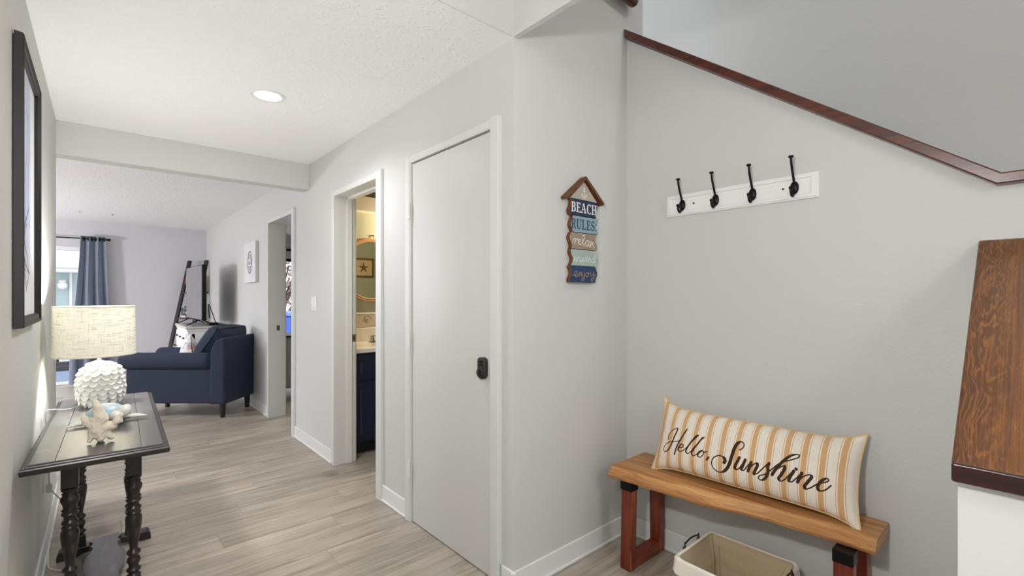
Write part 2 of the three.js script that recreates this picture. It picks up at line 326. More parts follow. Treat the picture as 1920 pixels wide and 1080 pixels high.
{
  const t = thing('neighbour_house', 'pale blue-green neighbouring house seen through the sliding glass door', 'house', [0, 0, 0]);
  mesh('wall', bx(-9, 3, -0.06, 1.95, -18.2, -15, 0), std({ color: '#b7c9cb', roughness: 0.8 }), t);
  mesh('fascia', bx(-9.3, 3.3, 1.8, 1.93, -14.62, -14.55, 0.01), M.white, t);
  const rf = extrude([[14.5, 1.9], [18.6, 4.4], [18.6, 4.2], [14.9, 1.9]].map(([a, b]) => [a, b]), 12.6); rf.rotateY(Math.PI / 2); rf.translate(-9.3, 0, 0);
  const sh = tex(256, 256, (u, v) => { const r = (v * 12) % 1; return mix3([206, 202, 202], [234, 230, 230], vnoise(u * 40, Math.floor(v * 12) * 3.3, 40, 0)).map((q) => q * (r < 0.1 ? 0.93 : 1)); }, 2, 2);
  mesh('roof', uvm(rf, 'x'), std({ map: sh, roughness: 0.95 }), t);
  mesh('soffit', bx(-9.3, 3.3, 1.8, 1.82, -15, -14.6), M.white, t);
  mesh('trim_board', bx(-0.55, -0.5, -0.05, 1.8, -14.99, -14.96, 0.004), M.white, t);
  const l = tag(mesh('porch_lamp', [move(new THREE.SphereGeometry(0.09, 18, 12), -0.66, 1.5, -14.86), bx(-0.72, -0.6, 1.58, 1.62, -15, -14.84, 0.01)], std({ color: '#f6f6f2', roughness: 0.4 })), 'white globe porch lamp on the neighbouring house wall', 'lamp');
  const rail = thing('patio_rail', 'dark low rail outside the sliding glass door', 'railing', [0, 0, 0]);
  mesh('top_bar', bx(-3, -0.62, 0.98, 1.02, -12.9, -12.84, 0.006), M.blackMetal, rail);
  for (const x of [-3, -2.2, -1.4, -0.66]) mesh('post', bx(x, x + 0.04, -0.06, 0.98, -12.89, -12.85, 0.004), M.blackMetal, rail);
}
{
  // blue bin and a bare reddish shrub outside the dining window
  const b = thing('storage_bin', 'bright blue wheeled bin outside the dining room window', 'bin', [3.42, -0.06, -12.0], 0.5);
  const blue = std({ color: '#5a80e4', roughness: 0.4 });
  const body = new RoundedBoxGeometry(0.7, 0.78, 0.8, 3, 0.06); const p = body.attributes.position; for (let i = 0; i < p.count; i++) { const k = 0.88 + 0.12 * (p.getY(i) / 0.78 + 0.5); p.setX(i, p.getX(i) * k); p.setZ(i, p.getZ(i) * k); } body.computeVertexNormals(); body.translate(0, 0.45, 0);
  mesh('body', body, blue, b); mesh('lid', [bx(-0.38, 0.38, 0.85, 0.95, -0.43, 0.43, 0.04)], std({ color: '#8fadf0', roughness: 0.4 }), b);
  for (const x of [-0.3, 0.3]) mesh('wheel', new THREE.CylinderGeometry(0.08, 0.08, 0.06, 18).rotateZ(Math.PI / 2).translate(x, 0.08, -0.4), M.blackMetal, b);
  const t = thing('shrub', 'bare branching shrub with reddish leaves outside the dining window', 'shrub', [3.6, -0.06, -14.0]);
  const br = []; for (let i = 0; i < 46; i++) { const a = rr(0, 6.28), h = rr(0.7, 2.7), r = rr(0.2, 1.3); br.push(tube([[0, 0, 0], [Math.cos(a) * r * 0.3, h * 0.5, Math.sin(a) * r * 0.3], [Math.cos(a) * r, h, Math.sin(a) * r]], rr(0.008, 0.022), 6, 5)); }
  mesh('branches', br, std({ color: '#5d4a42', roughness: 0.9 }), t).userData.kind = 'stuff';
  const lf = new THREE.CircleGeometry(0.05, 5), lv = new THREE.InstancedMesh(lf, std({ color: '#b09389', roughness: 0.8, side: THREE.DoubleSide }), 1500), o = new THREE.Object3D(); lv.name = 'leaves'; lv.userData.kind = 'stuff';
  for (let i = 0; i < 1500; i++) { const a = rr(0, 6.28), r = 1.5 * Math.sqrt(rnd()), y = rr(1.0, 2.9); o.position.set(Math.cos(a) * r, y, Math.sin(a) * r); o.rotation.set(rr(0, 3), rr(0, 3), rr(0, 3)); o.scale.setScalar(rr(0.5, 1.3)); o.updateMatrix(); lv.setMatrixAt(i, o.matrix); }
  t.add(lv);
}

// ------------------------------------------------------------------ dark stained console table
const espresso = tex(512, 512, (u, v) => { const s = fbm(u * 6, v * 60, 4, 6, 60), w = smooth(0.62, 0.8, fbm(u * 9, v * 22, 4, 9, 22)); return mix3(mix3([26, 21, 19], [48, 38, 34], s), [104, 82, 70], w * 0.5); }, 0.8, 0.8);
const esp = std({ map: espresso, roughness: 0.3 }), espTop = phy({ map: tex(512, 512, (u, v) => { const s = fbm(u * 6, v * 60, 4, 6, 60), w = smooth(0.6, 0.8, fbm(u * 9, v * 22, 4, 9, 22)); return mix3(mix3([46, 44, 44], [76, 73, 72], s), [120, 114, 110], w * 0.5); }, 0.8, 0.8), roughness: 0.4, clearcoat: 0.9, clearcoatRoughness: 0.3 });
const TY = 0.718;
{
  const t = thing('console_table', 'dark espresso wooden console table with turned legs along the left wall', 'table', [0.012, 0, -2.795], -0.022);
  const hw = 0.196, hl = 0.635;
  const rim = extrude([[-hw, -hl], [hw, -hl], [hw, hl], [-hw, hl]], 0.012, 0.006); rim.rotateX(-Math.PI / 2); rim.translate(0, TY - 0.026, 0);
  const rim2 = extrude([[-hw + 0.012, -hl + 0.012], [hw - 0.012, -hl + 0.012], [hw - 0.012, hl - 0.012], [-hw + 0.012, hl - 0.012]], 0.006, 0.004); rim2.rotateX(-Math.PI / 2); rim2.translate(0, TY - 0.0135, 0);
  mesh('edge_moulding', [uvm(rim, 'z'), uvm(rim2, 'z')], esp, t);
  for (const [a, b] of [[-0.176, -0.115], [-0.1138, 0.1138], [0.115, 0.176]]) mesh('board', bx(a, b, TY - 0.012, TY, -hl + 0.02, hl - 0.02, 0.0014, 'z'), espTop, t);
  const legP = [[0.013, 0.082], [0.024, 0.088], [0.025, 0.094], [0.017, 0.1], [0.016, 0.106], [0.024, 0.112], [0.025, 0.12], [0.016, 0.128], [0.018, 0.142], [0.024, 0.152], [0.022, 0.164], [0.015, 0.176], [0.024, 0.184], [0.024, 0.194], [0.014, 0.202], [0.0145, 0.214], [0.016, 0.226], [0.022, 0.262], [0.0275, 0.305], [0.029, 0.326], [0.0275, 0.342], [0.022, 0.35], [0.026, 0.354], [0.026, 0.36], [0.02, 0.365], [0.026, 0.372], [0.026, 0.38], [0.019, 0.386], [0.019, 0.398], [0.026, 0.406], [0.027, 0.412], [0.02, 0.418], [0.027, 0.424], [0.021, 0.43], [0.022, 0.444], [0.029, 0.46], [0.029, 0.472], [0.022, 0.484], [0.026, 0.49], [0.02, 0.496], [0.027, 0.503], [0.027, 0.51], [0.02, 0.516], [0.018, 0.52]];
  const legG = lathe(legP, 26);
  for (const z of [-0.325, 0.25]) for (const x of [-0.098, 0.098]) {
    mesh('leg', [legG.clone().translate(x, 0, z), bx(x - 0.026, x + 0.026, 0.515, 0.695, z - 0.026, z + 0.026, 0.003), bx(x - 0.024, x + 0.024, 0.03, 0.085, z - 0.024, z + 0.024, 0.003)], esp, t);
  }
  // end aprons with scroll brackets and an arch, side aprons
  const half = [[0, 0.672], [0.018, 0.669], [0.034, 0.655], [0.048, 0.636], [0.06, 0.627], [0.075, 0.626], [0.122, 0.626], [0.126, 0.63], [0.13, 0.645], [0.134, 0.636], [0.146, 0.632], [0.156, 0.64], [0.159, 0.655], [0.156, 0.668], [0.162, 0.676], [0.162, 0.693]];
  const outline = [...half, ...half.slice().reverse().map(([x, y]) => [-x, y])];
  for (const z of [-0.325, 0.25]) { const g = extrude(outline, 0.018, 0.002); g.translate(0, 0, z - 0.009); mesh('apron', uvm(g, 'x'), esp, t); }
  for (const x of [-0.098, 0.098]) mesh('apron', bx(x - 0.009, x + 0.009, 0.64, 0.692, -0.3, 0.225, 0.002, 'z'), esp, t);
  for (const z of [-0.325, 0.25]) {
    const s = new THREE.Shape(); s.moveTo(-0.178, 0); s.quadraticCurveTo(-0.182, 0.04, -0.16, 0.046); s.lineTo(0.16, 0.046); s.quadraticCurveTo(0.182, 0.04, 0.178, 0); s.lineTo(0.115, 0); s.quadraticCurveTo(0.09, 0.014, 0.06, 0.014); s.lineTo(-0.06, 0.014); s.quadraticCurveTo(-0.09, 0.014, -0.115, 0); s.closePath();
    const g = extrude(s, 0.048, 0.004); g.translate(0, 0, z - 0.024); mesh('foot_rail', uvm(g, 'x'), esp, t);
  }
  const w = [[-0.33, 0.05], [-0.305, 0.052], [-0.29, 0.06], [-0.27, 0.048], [-0.25, 0.05], [-0.232, 0.058], [-0.212, 0.046], [-0.17, 0.05], [-0.12, 0.068], [-0.037, 0.076], [0.045, 0.068], [0.095, 0.05], [0.137, 0.046], [0.157, 0.058], [0.175, 0.05], [0.195, 0.048], [0.215, 0.06], [0.23, 0.052], [0.255, 0.05]];
  const st = extrude([...w.map(([z, x]) => [x, -z]), ...w.slice().reverse().map(([z, x]) => [-x, -z])], 0.016, 0.002); st.rotateX(-Math.PI / 2); st.translate(0, 0.046, 0);
  mesh('stretcher', uvm(st, 'z'), espTop, t);
}

// ------------------------------------------------------------------ table lamp
{
  const t = thing('table_lamp', 'white ceramic table lamp with overlapping petals and a linen drum shade', 'lamp', [0.0, TY, -3.16]);
  const ceramic = std({ color: '#efeee9', roughness: 0.45 });
  const R = (h) => 0.088 * Math.pow(Math.max(0, 1 - Math.pow(Math.abs((h - 0.1) / 0.118), 2.8)), 0.5);
  const prof = []; for (let i = 0; i <= 24; i++) { const h = 0.0 + i / 24 * 0.2175; prof.push([Math.max(0.001, R(h) * 0.96), h]); } prof.unshift([0.001, 0]);
  mesh('base', lathe(prof, 36), ceramic, t);
  // petals: shallow cups laid like scales from the top down
  const pg = patch((u, v) => { const a = u * Math.PI * 2, r = v * 0.0165; const e = 1 + 0.07 * Math.sin(3 * a); return [Math.cos(a) * r * 1.12 * e, Math.sin(a) * r * e, 0.0075 * Math.pow(v, 2.2)]; }, 14, 4);
  const pb = patch((u, v) => { const a = u * Math.PI * 2, r = v * 0.0165; const e = 1 + 0.07 * Math.sin(3 * a); return [Math.cos(a) * r * 1.12 * e, Math.sin(a) * r * e, 0.0075 * Math.pow(v, 2.2) - 0.0035]; }, 14, 4, true);
  const petal = merge([pg, pb, patch((u, v) => { const a = u * Math.PI * 2, e = 1 + 0.07 * Math.sin(3 * a), r = 0.0165; return [Math.cos(a) * r * 1.12 * e, Math.sin(a) * r * e, 0.0075 - 0.0035 * v]; }, 14, 1, true)]);
  const rows = [[0.205, 7], [0.187, 11], [0.166, 14], [0.144, 16], [0.121, 17], [0.098, 17], [0.075, 17], [0.053, 15], [0.031, 13], [0.014, 11]];
  rows.forEach(([h, n], j) => { for (let i = 0; i < n; i++) {
    const a = (i + (j % 2) * 0.5 + rr(-0.09, 0.09)) / n * 6.2832, r = R(h), dr = (R(h + 0.004) - R(h - 0.004)) / 0.008, nv = V(Math.cos(a), -dr, Math.sin(a)).normalize();
    const m = mesh('petal', petal, ceramic, t); m.position.set(Math.cos(a) * (r - 0.002), h + rr(-0.003, 0.003), Math.sin(a) * (r - 0.002));
    m.quaternion.setFromUnitVectors(V(0, 0, 1), nv.add(V(rr(-0.15, 0.15), 0.42, rr(-0.15, 0.15))).normalize()); m.scale.setScalar(rr(0.95, 1.2));
  } });
  mesh('neck', lathe([[0.012, 0.205], [0.0075, 0.212], [0.0075, 0.3], [0.014, 0.302], [0.014, 0.345], [0.001, 0.347]], 20).translate(-0.006, 0, 0), std({ color: '#f4f4f2', roughness: 0.35, metalness: 0.1 }), t);
  const linen = tex(512, 256, (u, v) => {
    const a = fbm(u * 10, v * 110, 3, 10, 110), b = fbm(u * 150, v * 7, 3, 150, 7), s = smooth(0.6, 0.8, a), q = smooth(0.64, 0.82, b);
    return mix3([246, 242, 224], [194, 188, 164], clamp(s * 0.8 + q * 0.5 + (vnoise(u * 220, v * 120, 220, 120) - 0.5) * 0.16));
  });
  linen.repeat.set(2, 1);
  const R0 = 0.161, R1 = 0.157, y0 = 0.254, y1 = 0.497, cx = -0.021;
  const outer = patch((u, v) => [cx + Math.cos(u * 6.2832) * lerp(R0, R1, v), lerp(y0, y1, v), Math.sin(u * 6.2832) * lerp(R0, R1, v)], 64, 1, true);
  const shadeMat = phy({ map: linen, roughness: 0.95, transmission: 0.013, thickness: 0, side: THREE.DoubleSide });
  const shade = mesh('shade', outer, shadeMat, t);
  mesh('shade_hem', [0, 1].map((k) => { const g = new THREE.TorusGeometry(k ? R1 : R0, 0.0022, 8, 64); g.rotateX(Math.PI / 2); g.translate(cx, k ? y1 : y0, 0); return g; }), std({ color: '#d8d3bd', roughness: 0.8 }), shade);
  mesh('shade_spider', [bar([cx - R1, y1 - 0.012, 0], [cx + R1, y1 - 0.012, 0], 0.0015), bar([cx, y1 - 0.012, -R1], [cx, y1 - 0.012, R1], 0.0015)], M.chrome, shade);
  mesh('bulb', move(new THREE.SphereGeometry(0.03, 20, 14), cx, 0.425, 0), new THREE.MeshStandardMaterial({ color: '#fff6e4', emissive: '#fff1d8', emissiveIntensity: 2 }), t);
  const L = new THREE.PointLight('#fffdf9', POWER.table); L.position.set(cx, 0.425, 0); L.castShadow = true; L.shadow.radius = 1.5; t.add(L);
  const cordMat = std({ color: '#d9d9d4', roughness: 0.4 });
  const cord = mesh('power_cord', tube([[-0.075, 0.012, 0.03], [-0.12, 0.006, 0.06], [-0.165, 0.01, 0.05], [-0.194, 0.004, 0.03], [-0.198, -0.06, 0.0], [-0.19, -0.2, -0.06], [-0.192, -0.3, -0.07], [-0.186, -0.4, -0.08], [-0.14, -0.47, -0.03], [-0.14, -0.54, 0.02], [-0.182, -0.62, 0.03], [-0.186, -0.68, 0.06], [-0.178, -0.709, 0.12], [-0.1, -0.7145, 0.2]], 0.0028, 90, 8), cordMat, t);
  mesh('cord_switch', bx(-0.203, -0.179, -0.418, -0.372, -0.09, -0.066, 0.01), std({ color: '#e9e9e6', roughness: 0.35 }), cord);
}

// ------------------------------------------------------------------ two figurines on the console
{
  const t = thing('turtle_figurine', 'pale blue and white ceramic sea turtle lying behind the coral figurine', 'figurine', [0.02, TY, -2.71], 0.15);
  const shell = new THREE.SphereGeometry(1, 36, 20), p = shell.attributes.position, col = new Float32Array(p.count * 3);
  for (let i = 0; i < p.count; i++) {
    const x = p.getX(i), y = p.getY(i), z = p.getZ(i), n = fbm(x * 3 + 7, z * 3 + 5, 3), c = new THREE.Color().setStyle('#e9ecea').lerp(new THREE.Color('#9fc3d4'), clamp(smooth(0.35, 0.6, n) * 0.8 + smooth(0.1, -0.7, x) * 0.7) * (y > 0 ? 1 - 0.6 * smooth(0.75, 0.95, y) : 0.2));
    col.set([c.r, c.g, c.b], i * 3); p.setXYZ(i, x * 0.072, y > 0 ? y * 0.056 : y * 0.016, z * 0.06);
  }
  shell.setAttribute('color', new THREE.BufferAttribute(col, 3)); shell.computeVertexNormals(); shell.translate(0, 0.026, 0);
  const gl = std({ color: '#e6e4da', roughness: 0.35 });
  mesh('shell', shell, std({ vertexColors: true, roughness: 0.28 }), t).userData.label = 'blue glazed shell';
  const flip = blob([[0, 0, 0, 0.014, 0.045, -0.006, 0.012, 0.012], [0.045, -0.006, 0.012, 0.012, 0.075, -0.012, 0.032, 0.005]], 0.2, 40, 0.006); flip.scale(1, 0.6, 1);
  const F = [[0.05, 0.5, 0.04, 0.05], [-0.05, Math.PI - 0.7, 0.04, 0.05]];
  mesh('flipper', flip.clone().rotateY(0.2).translate(0.05, 0.018, 0.022), gl, t);
  mesh('flipper', flip.clone().scale(-1, 1, 1).rotateY(-0.2).translate(-0.05, 0.018, 0.022), gl, t).geometry.computeVertexNormals();
  mesh('flipper', flip.clone().scale(0.7, 1, -0.7).translate(0.045, 0.014, -0.03), gl, t);
  mesh('flipper', flip.clone().scale(-0.7, 1, -0.7).translate(-0.045, 0.014, -0.03), gl, t);
  mesh('flipper', blob([[0, 0, 0, 0.018, 0.03, 0.022, 0.006, 0.02], [0.03, 0.022, 0.006, 0.02, 0.042, 0.034, 0, 0.013]], 0.16, 40, 0.006).translate(0.018, 0.028, 0.056), gl, t);
  mesh('head', blob([[0, 0, 0, 0.014, 0.005, 0.008, 0.035, 0.017], [0.005, 0.008, 0.035, 0.017, 0.008, 0.005, 0.05, 0.012]], 0.16, 40, 0.006).translate(0.01, 0.03, 0.05), gl, t);
}
{
  const t = tag(mesh('coral_figurine', blob([
    [-0.028, 0.011, 0.008, 0.009, -0.018, 0.04, 0, 0.015], [0.004, 0.013, 0.012, 0.012, 0, 0.04, 0, 0.02], [0.034, 0.014, 0.002, 0.009, 0.008, 0.034, 0, 0.014], [0, 0.012, -0.016, 0.011, 0, 0.036, 0, 0.016],
    [-0.006, 0.042, 0, 0.024, 0.002, 0.092, 0, 0.02], [0.002, 0.092, 0, 0.02, -0.006, 0.128, 0, 0.013], [-0.006, 0.128, 0, 0.013, -0.012, 0.152, -0.003, 0.009],
    [-0.012, 0.062, 0, 0.018, -0.034, 0.082, 0.002, 0.014], [-0.034, 0.082, 0.002, 0.014, -0.043, 0.098, 0.002, 0.009], [-0.032, 0.08, 0.004, 0.009, -0.02, 0.09, 0.014, 0.007],
    [0.002, 0.046, 0, 0.02, 0.034, 0.056, 0.002, 0.014], [0.034, 0.056, 0.002, 0.014, 0.052, 0.074, 0.002, 0.0115], [0.052, 0.074, 0.002, 0.0115, 0.061, 0.092, 0, 0.008],
    [0.004, 0.094, 0.004, 0.011, 0.022, 0.086, 0.012, 0.007],
  ], 0.2, 96, 0.003, 0.009, [0, 0.08, 0]), std({ color: '#e2d6c4', roughness: 0.85 })), 'small beige coral figurine with stubby branches near the front of the console', 'figurine');
  t.position.set(-0.003, TY + 0.001, -2.35); t.rotation.y = -0.1;
}

// ------------------------------------------------------------------ tall framed picture on the left wall
{
  const y0 = 1.163, y1 = 2.113, z0 = -2.155, z1 = -2.742, x = XL;
  const t = thing('framed_picture', 'tall black framed abstract picture on the left wall', 'picture', [x, 0, 0]);
  const blk = std({ color: '#0a0908', roughness: 0.55 });
  const prof = [[0.004, 0], [0.024, 0.002], [0.027, 0.006], [0.026, 0.01], [0.021, 0.016], [0.021, 0.03], [0.016, 0.036], [0.004, 0.036]];    // (proud, inward)
  const rail = (corner, du, dv, L) => {        // mitred moulding along a side; du along, dv inward
    const pos = [], idx = [], n = prof.length;
    for (let e = 0; e < 2; e++) for (const [px, pin] of prof) { const s = e ? L - pin : pin; pos.push(px, corner[0] + du[0] * s + dv[0] * pin, corner[1] + du[1] * s + dv[1] * pin); }
    for (let i = 0; i < n; i++) { const j = (i + 1) % n; idx.push(i, j, n + i, j, n + j, n + i); }
    const g = new THREE.BufferGeometry(); g.setAttribute('position', new THREE.Float32BufferAttribute(pos, 3)); g.setIndex(idx); const h = g.toNonIndexed(); h.computeVertexNormals(); return h;
  };
  const bm = std({ color: '#0a0908', roughness: 0.55, side: THREE.DoubleSide });
  mesh('frame_rail', rail([y0, z0], [1, 0], [0, -1], y1 - y0), bm, t); mesh('frame_rail', rail([y0, z1], [1, 0], [0, 1], y1 - y0), bm, t);
  mesh('frame_rail', rail([y0, z0], [0, -1], [1, 0], z0 - z1), bm, t); mesh('frame_rail', rail([y1, z0], [0, -1], [-1, 0], z0 - z1), bm, t);
  mesh('backing_board', bx(0.001, 0.006, y0 + 0.01, y1 - 0.01, z1 + 0.01, z0 - 0.01), blk, t);
  const art = canvasTex(512, 832, (c, w, h) => {
    c.fillStyle = '#e9e9ec'; c.fillRect(0, 0, w, h);
    for (let i = 0; i < 240; i++) { c.fillStyle = `rgba(${150 + rnd() * 60},${160 + rnd() * 50},${190 + rnd() * 40},0.05)`; const yy = rnd() * h * 0.75; c.beginPath(); c.ellipse(w * (0.35 + 0.3 * rnd()), yy, 20 + rnd() * 60, 40 + rnd() * 110, rnd() * 0.6 - 0.3, 0, 7); c.fill(); }
    c.lineCap = 'round';
    for (const [a, s] of [[0.32, 1], [0.5, 0.9], [0.62, 1.1]]) { c.strokeStyle = 'rgba(104,116,156,0.55)'; c.lineWidth = 16; c.beginPath(); c.moveTo(w * a, h * 0.16); c.bezierCurveTo(w * (a + 0.16), h * 0.3, w * (a - 0.2), h * 0.42, w * a * s, h * 0.62); c.stroke(); }
    c.strokeStyle = 'rgba(70,70,78,0.7)'; for (let i = 0; i < 6; i++) { c.lineWidth = 5 + rnd() * 6; c.beginPath(); c.moveTo(w * rr(0.3, 0.7), h * rr(0.55, 0.64)); c.bezierCurveTo(w * rr(0.1, 0.9), h * 0.7, w * rr(0.1, 0.9), h * 0.78, w * rr(0.3, 0.7), h * rr(0.82, 0.9)); c.stroke(); }
  });
  const g = new THREE.PlaneGeometry(z0 - z1 - 0.064, y1 - y0 - 0.064); g.rotateY(Math.PI / 2); g.translate(0.008, (y0 + y1) / 2, (z0 + z1) / 2);
  mesh('art_print', g, std({ map: art, roughness: 0.8 }), t);
}

// ------------------------------------------------------------------ recessed ceiling light
{
  const t = thing('recessed_light', 'round white recessed light in the hall ceiling', 'light', [0.69, HC, -2.822]);
  mesh('trim_ring', lathe([[0.067, 0.0], [0.067, -0.004], [0.074, -0.008], [0.086, -0.006], [0.089, 0.0]], 48), M.white, t);
  mesh('lens', new THREE.CylinderGeometry(0.068, 0.068, 0.003, 40).translate(0, -0.003, 0), new THREE.MeshStandardMaterial({ color: '#ffffff', emissive: '#fffaf2', emissiveIntensity: 1.6 }), t);
  const L = new THREE.SpotLight('#fbfbff', POWER.down, 0, 1.35, 0.6); L.position.set(0, -0.012, 0); L.target.position.set(0, -2, 0); L.castShadow = true; L.shadow.radius = 3; t.add(L, L.target);
}
{
  const t = thing('air_vent', 'white slotted air vent in the living room ceiling', 'vent', [-0.045, HL, -8.25]);
  mesh('frame', [bx(-0.17, 0.17, -0.008, 0.001, -0.06, -0.045, 0.002), bx(-0.17, 0.17, -0.008, 0.001, 0.045, 0.06, 0.002), bx(-0.17, -0.15, -0.008, 0.001, -0.06, 0.06, 0.002), bx(0.15, 0.17, -0.008, 0.001, -0.06, 0.06, 0.002)], M.white, t);
  for (let i = 0; i < 6; i++) { const m = mesh('slat', new THREE.BoxGeometry(0.3, 0.002, 0.014), M.white, t); m.position.set(0, -0.004, -0.037 + i * 0.0148); m.rotation.x = -0.7; }
  mesh('duct_back', bx(-0.15, 0.15, -0.0012, -0.0005, -0.045, 0.045), M.dark, t);
}

// ------------------------------------------------------------------ unseen lamps, out of view, placed to light the rooms
{
  const t = thing('unseen_pendant_light', 'unseen white globe pendant behind the camera lighting the entry walls', 'light', [0.3, 2.5, 2.1]);  // out of view, placed to light the sign and bench walls
  mesh('globe', new THREE.SphereGeometry(0.17, 28, 20), new THREE.MeshStandardMaterial({ color: '#ffffff', emissive: '#fff6e8', emissiveIntensity: 1.4 }), t);
  mesh('stem', bar([0, 0.16, 0], [0, HT - 2.5, 0], 0.008), M.chrome, t);
  const L = new THREE.PointLight('#fdfcfb', POWER.pendant); L.castShadow = true; L.shadow.radius = 8; t.add(L);
}
{
  const t = thing('unseen_wall_sconce', 'unseen white globe sconce beside the camera lighting the bench wall', 'light', [-0.138, 1.75, -0.36]);  // out of view beside the camera, placed to light the bench wall
  mesh('globe', new THREE.SphereGeometry(0.058, 28, 20), new THREE.MeshStandardMaterial({ color: '#ffffff', emissive: '#fffaf4', emissiveIntensity: 1.4 }), t);
  mesh('wall_plate', [new THREE.CylinderGeometry(0.045, 0.045, 0.012, 28).rotateZ(Math.PI / 2).translate(-0.067, -0.09, 0), tube([[-0.062, -0.09, 0], [-0.02, -0.09, 0], [0, -0.075, 0], [0, -0.05, 0]], 0.007, 20)], M.chrome, t);
  const L = new THREE.PointLight('#fdfcfb', POWER.entry); L.castShadow = true; L.shadow.radius = 2.8; t.add(L);
}
{
  const t = thing('unseen_ceiling_light', 'unseen round white flush light added in the high entry ceiling', 'light', [0.55, HT, 0.7]);  // added fill lamp for the upper entry
  mesh('diffuser', lathe([[0.001, -0.11], [0.12, -0.1], [0.2, -0.06], [0.22, -0.001]], 40), new THREE.MeshStandardMaterial({ color: '#ffffff', emissive: '#fff8ee', emissiveIntensity: 1.4, side: THREE.DoubleSide }), t);
  const L = new THREE.PointLight('#fdfcfb', POWER.loft); L.position.set(0, -0.2, 0); L.castShadow = true; L.shadow.radius = 8; t.add(L);
}
{
  const t = thing('unseen_ceiling_light', 'unseen round white flush light added in the ceiling over the stair', 'light', [2.5, HT, 0.9]);  // added fill lamp for the stair wall
  mesh('diffuser', lathe([[0.001, -0.11], [0.12, -0.1], [0.2, -0.06], [0.22, -0.001]], 40), new THREE.MeshStandardMaterial({ color: '#ffffff', emissive: '#fff8ee', emissiveIntensity: 1.4, side: THREE.DoubleSide }), t);
  const L = new THREE.PointLight('#fdfcfb', POWER.stair); L.position.set(0, -0.2, 0); L.castShadow = true; L.shadow.radius = 8; t.add(L);
}
{
  const t = thing('unseen_floor_lamp', 'unseen globe floor lamp lighting the living room from the left', 'lamp', [-2.6, 0, -7.3]);  // unseen, placed so the television throws its shadow on the right wall
  mesh('base', lathe([[0.001, 0.03], [0.13, 0.028], [0.14, 0.012], [0.14, 0.0], [0.001, 0]], 30), M.blackMetal, t); mesh('pole', bar([0, 0.02, 0], [0, 1.28, 0], 0.011), M.blackMetal, t);
  mesh('globe', new THREE.SphereGeometry(0.16, 28, 20).translate(0, 1.43, 0), new THREE.MeshStandardMaterial({ color: '#ffffff', emissive: '#fff9f0', emissiveIntensity: 1.4 }), t);
  const L = new THREE.PointLight('#f7f7ff', POWER.floor); L.position.y = 1.43; L.castShadow = true; L.shadow.radius = 8; t.add(L);
}
{
  const t = thing('unseen_ceiling_light', 'unseen flush disc light in the living room ceiling left of view', 'light', [-1.9, HL, -6.0]);  // unseen, placed to brighten the living room
  mesh('diffuser', new THREE.CylinderGeometry(0.2, 0.22, 0.05, 40).translate(0, -0.025, 0), new THREE.MeshStandardMaterial({ color: '#ffffff', emissive: '#ffffff', emissiveIntensity: 1.4 }), t);
  const L = new THREE.SpotLight('#f4f5ff', POWER.living, 0, 1.5, 0.4); L.position.set(0, -0.07, 0); L.target.position.set(0, -2, 0); L.castShadow = true; L.shadow.radius = 9; t.add(L, L.target);
}
{
  const t = thing('unseen_ceiling_light', 'unseen flush disc light added in the dining room ceiling', 'light', [2.9, HC, -6.6]);  // added fill lamp for the dining room
  mesh('diffuser', new THREE.CylinderGeometry(0.2, 0.22, 0.05, 40).translate(0, -0.025, 0), new THREE.MeshStandardMaterial({ color: '#ffffff', emissive: '#ffffff', emissiveIntensity: 1.4 }), t);
  const L = new THREE.SpotLight('#fffdf8', POWER.dining, 0, 1.5, 0.4); L.position.set(0, -0.07, 0); L.target.position.set(0, -2, 0); L.castShadow = true; L.shadow.radius = 9; t.add(L, L.target);
}

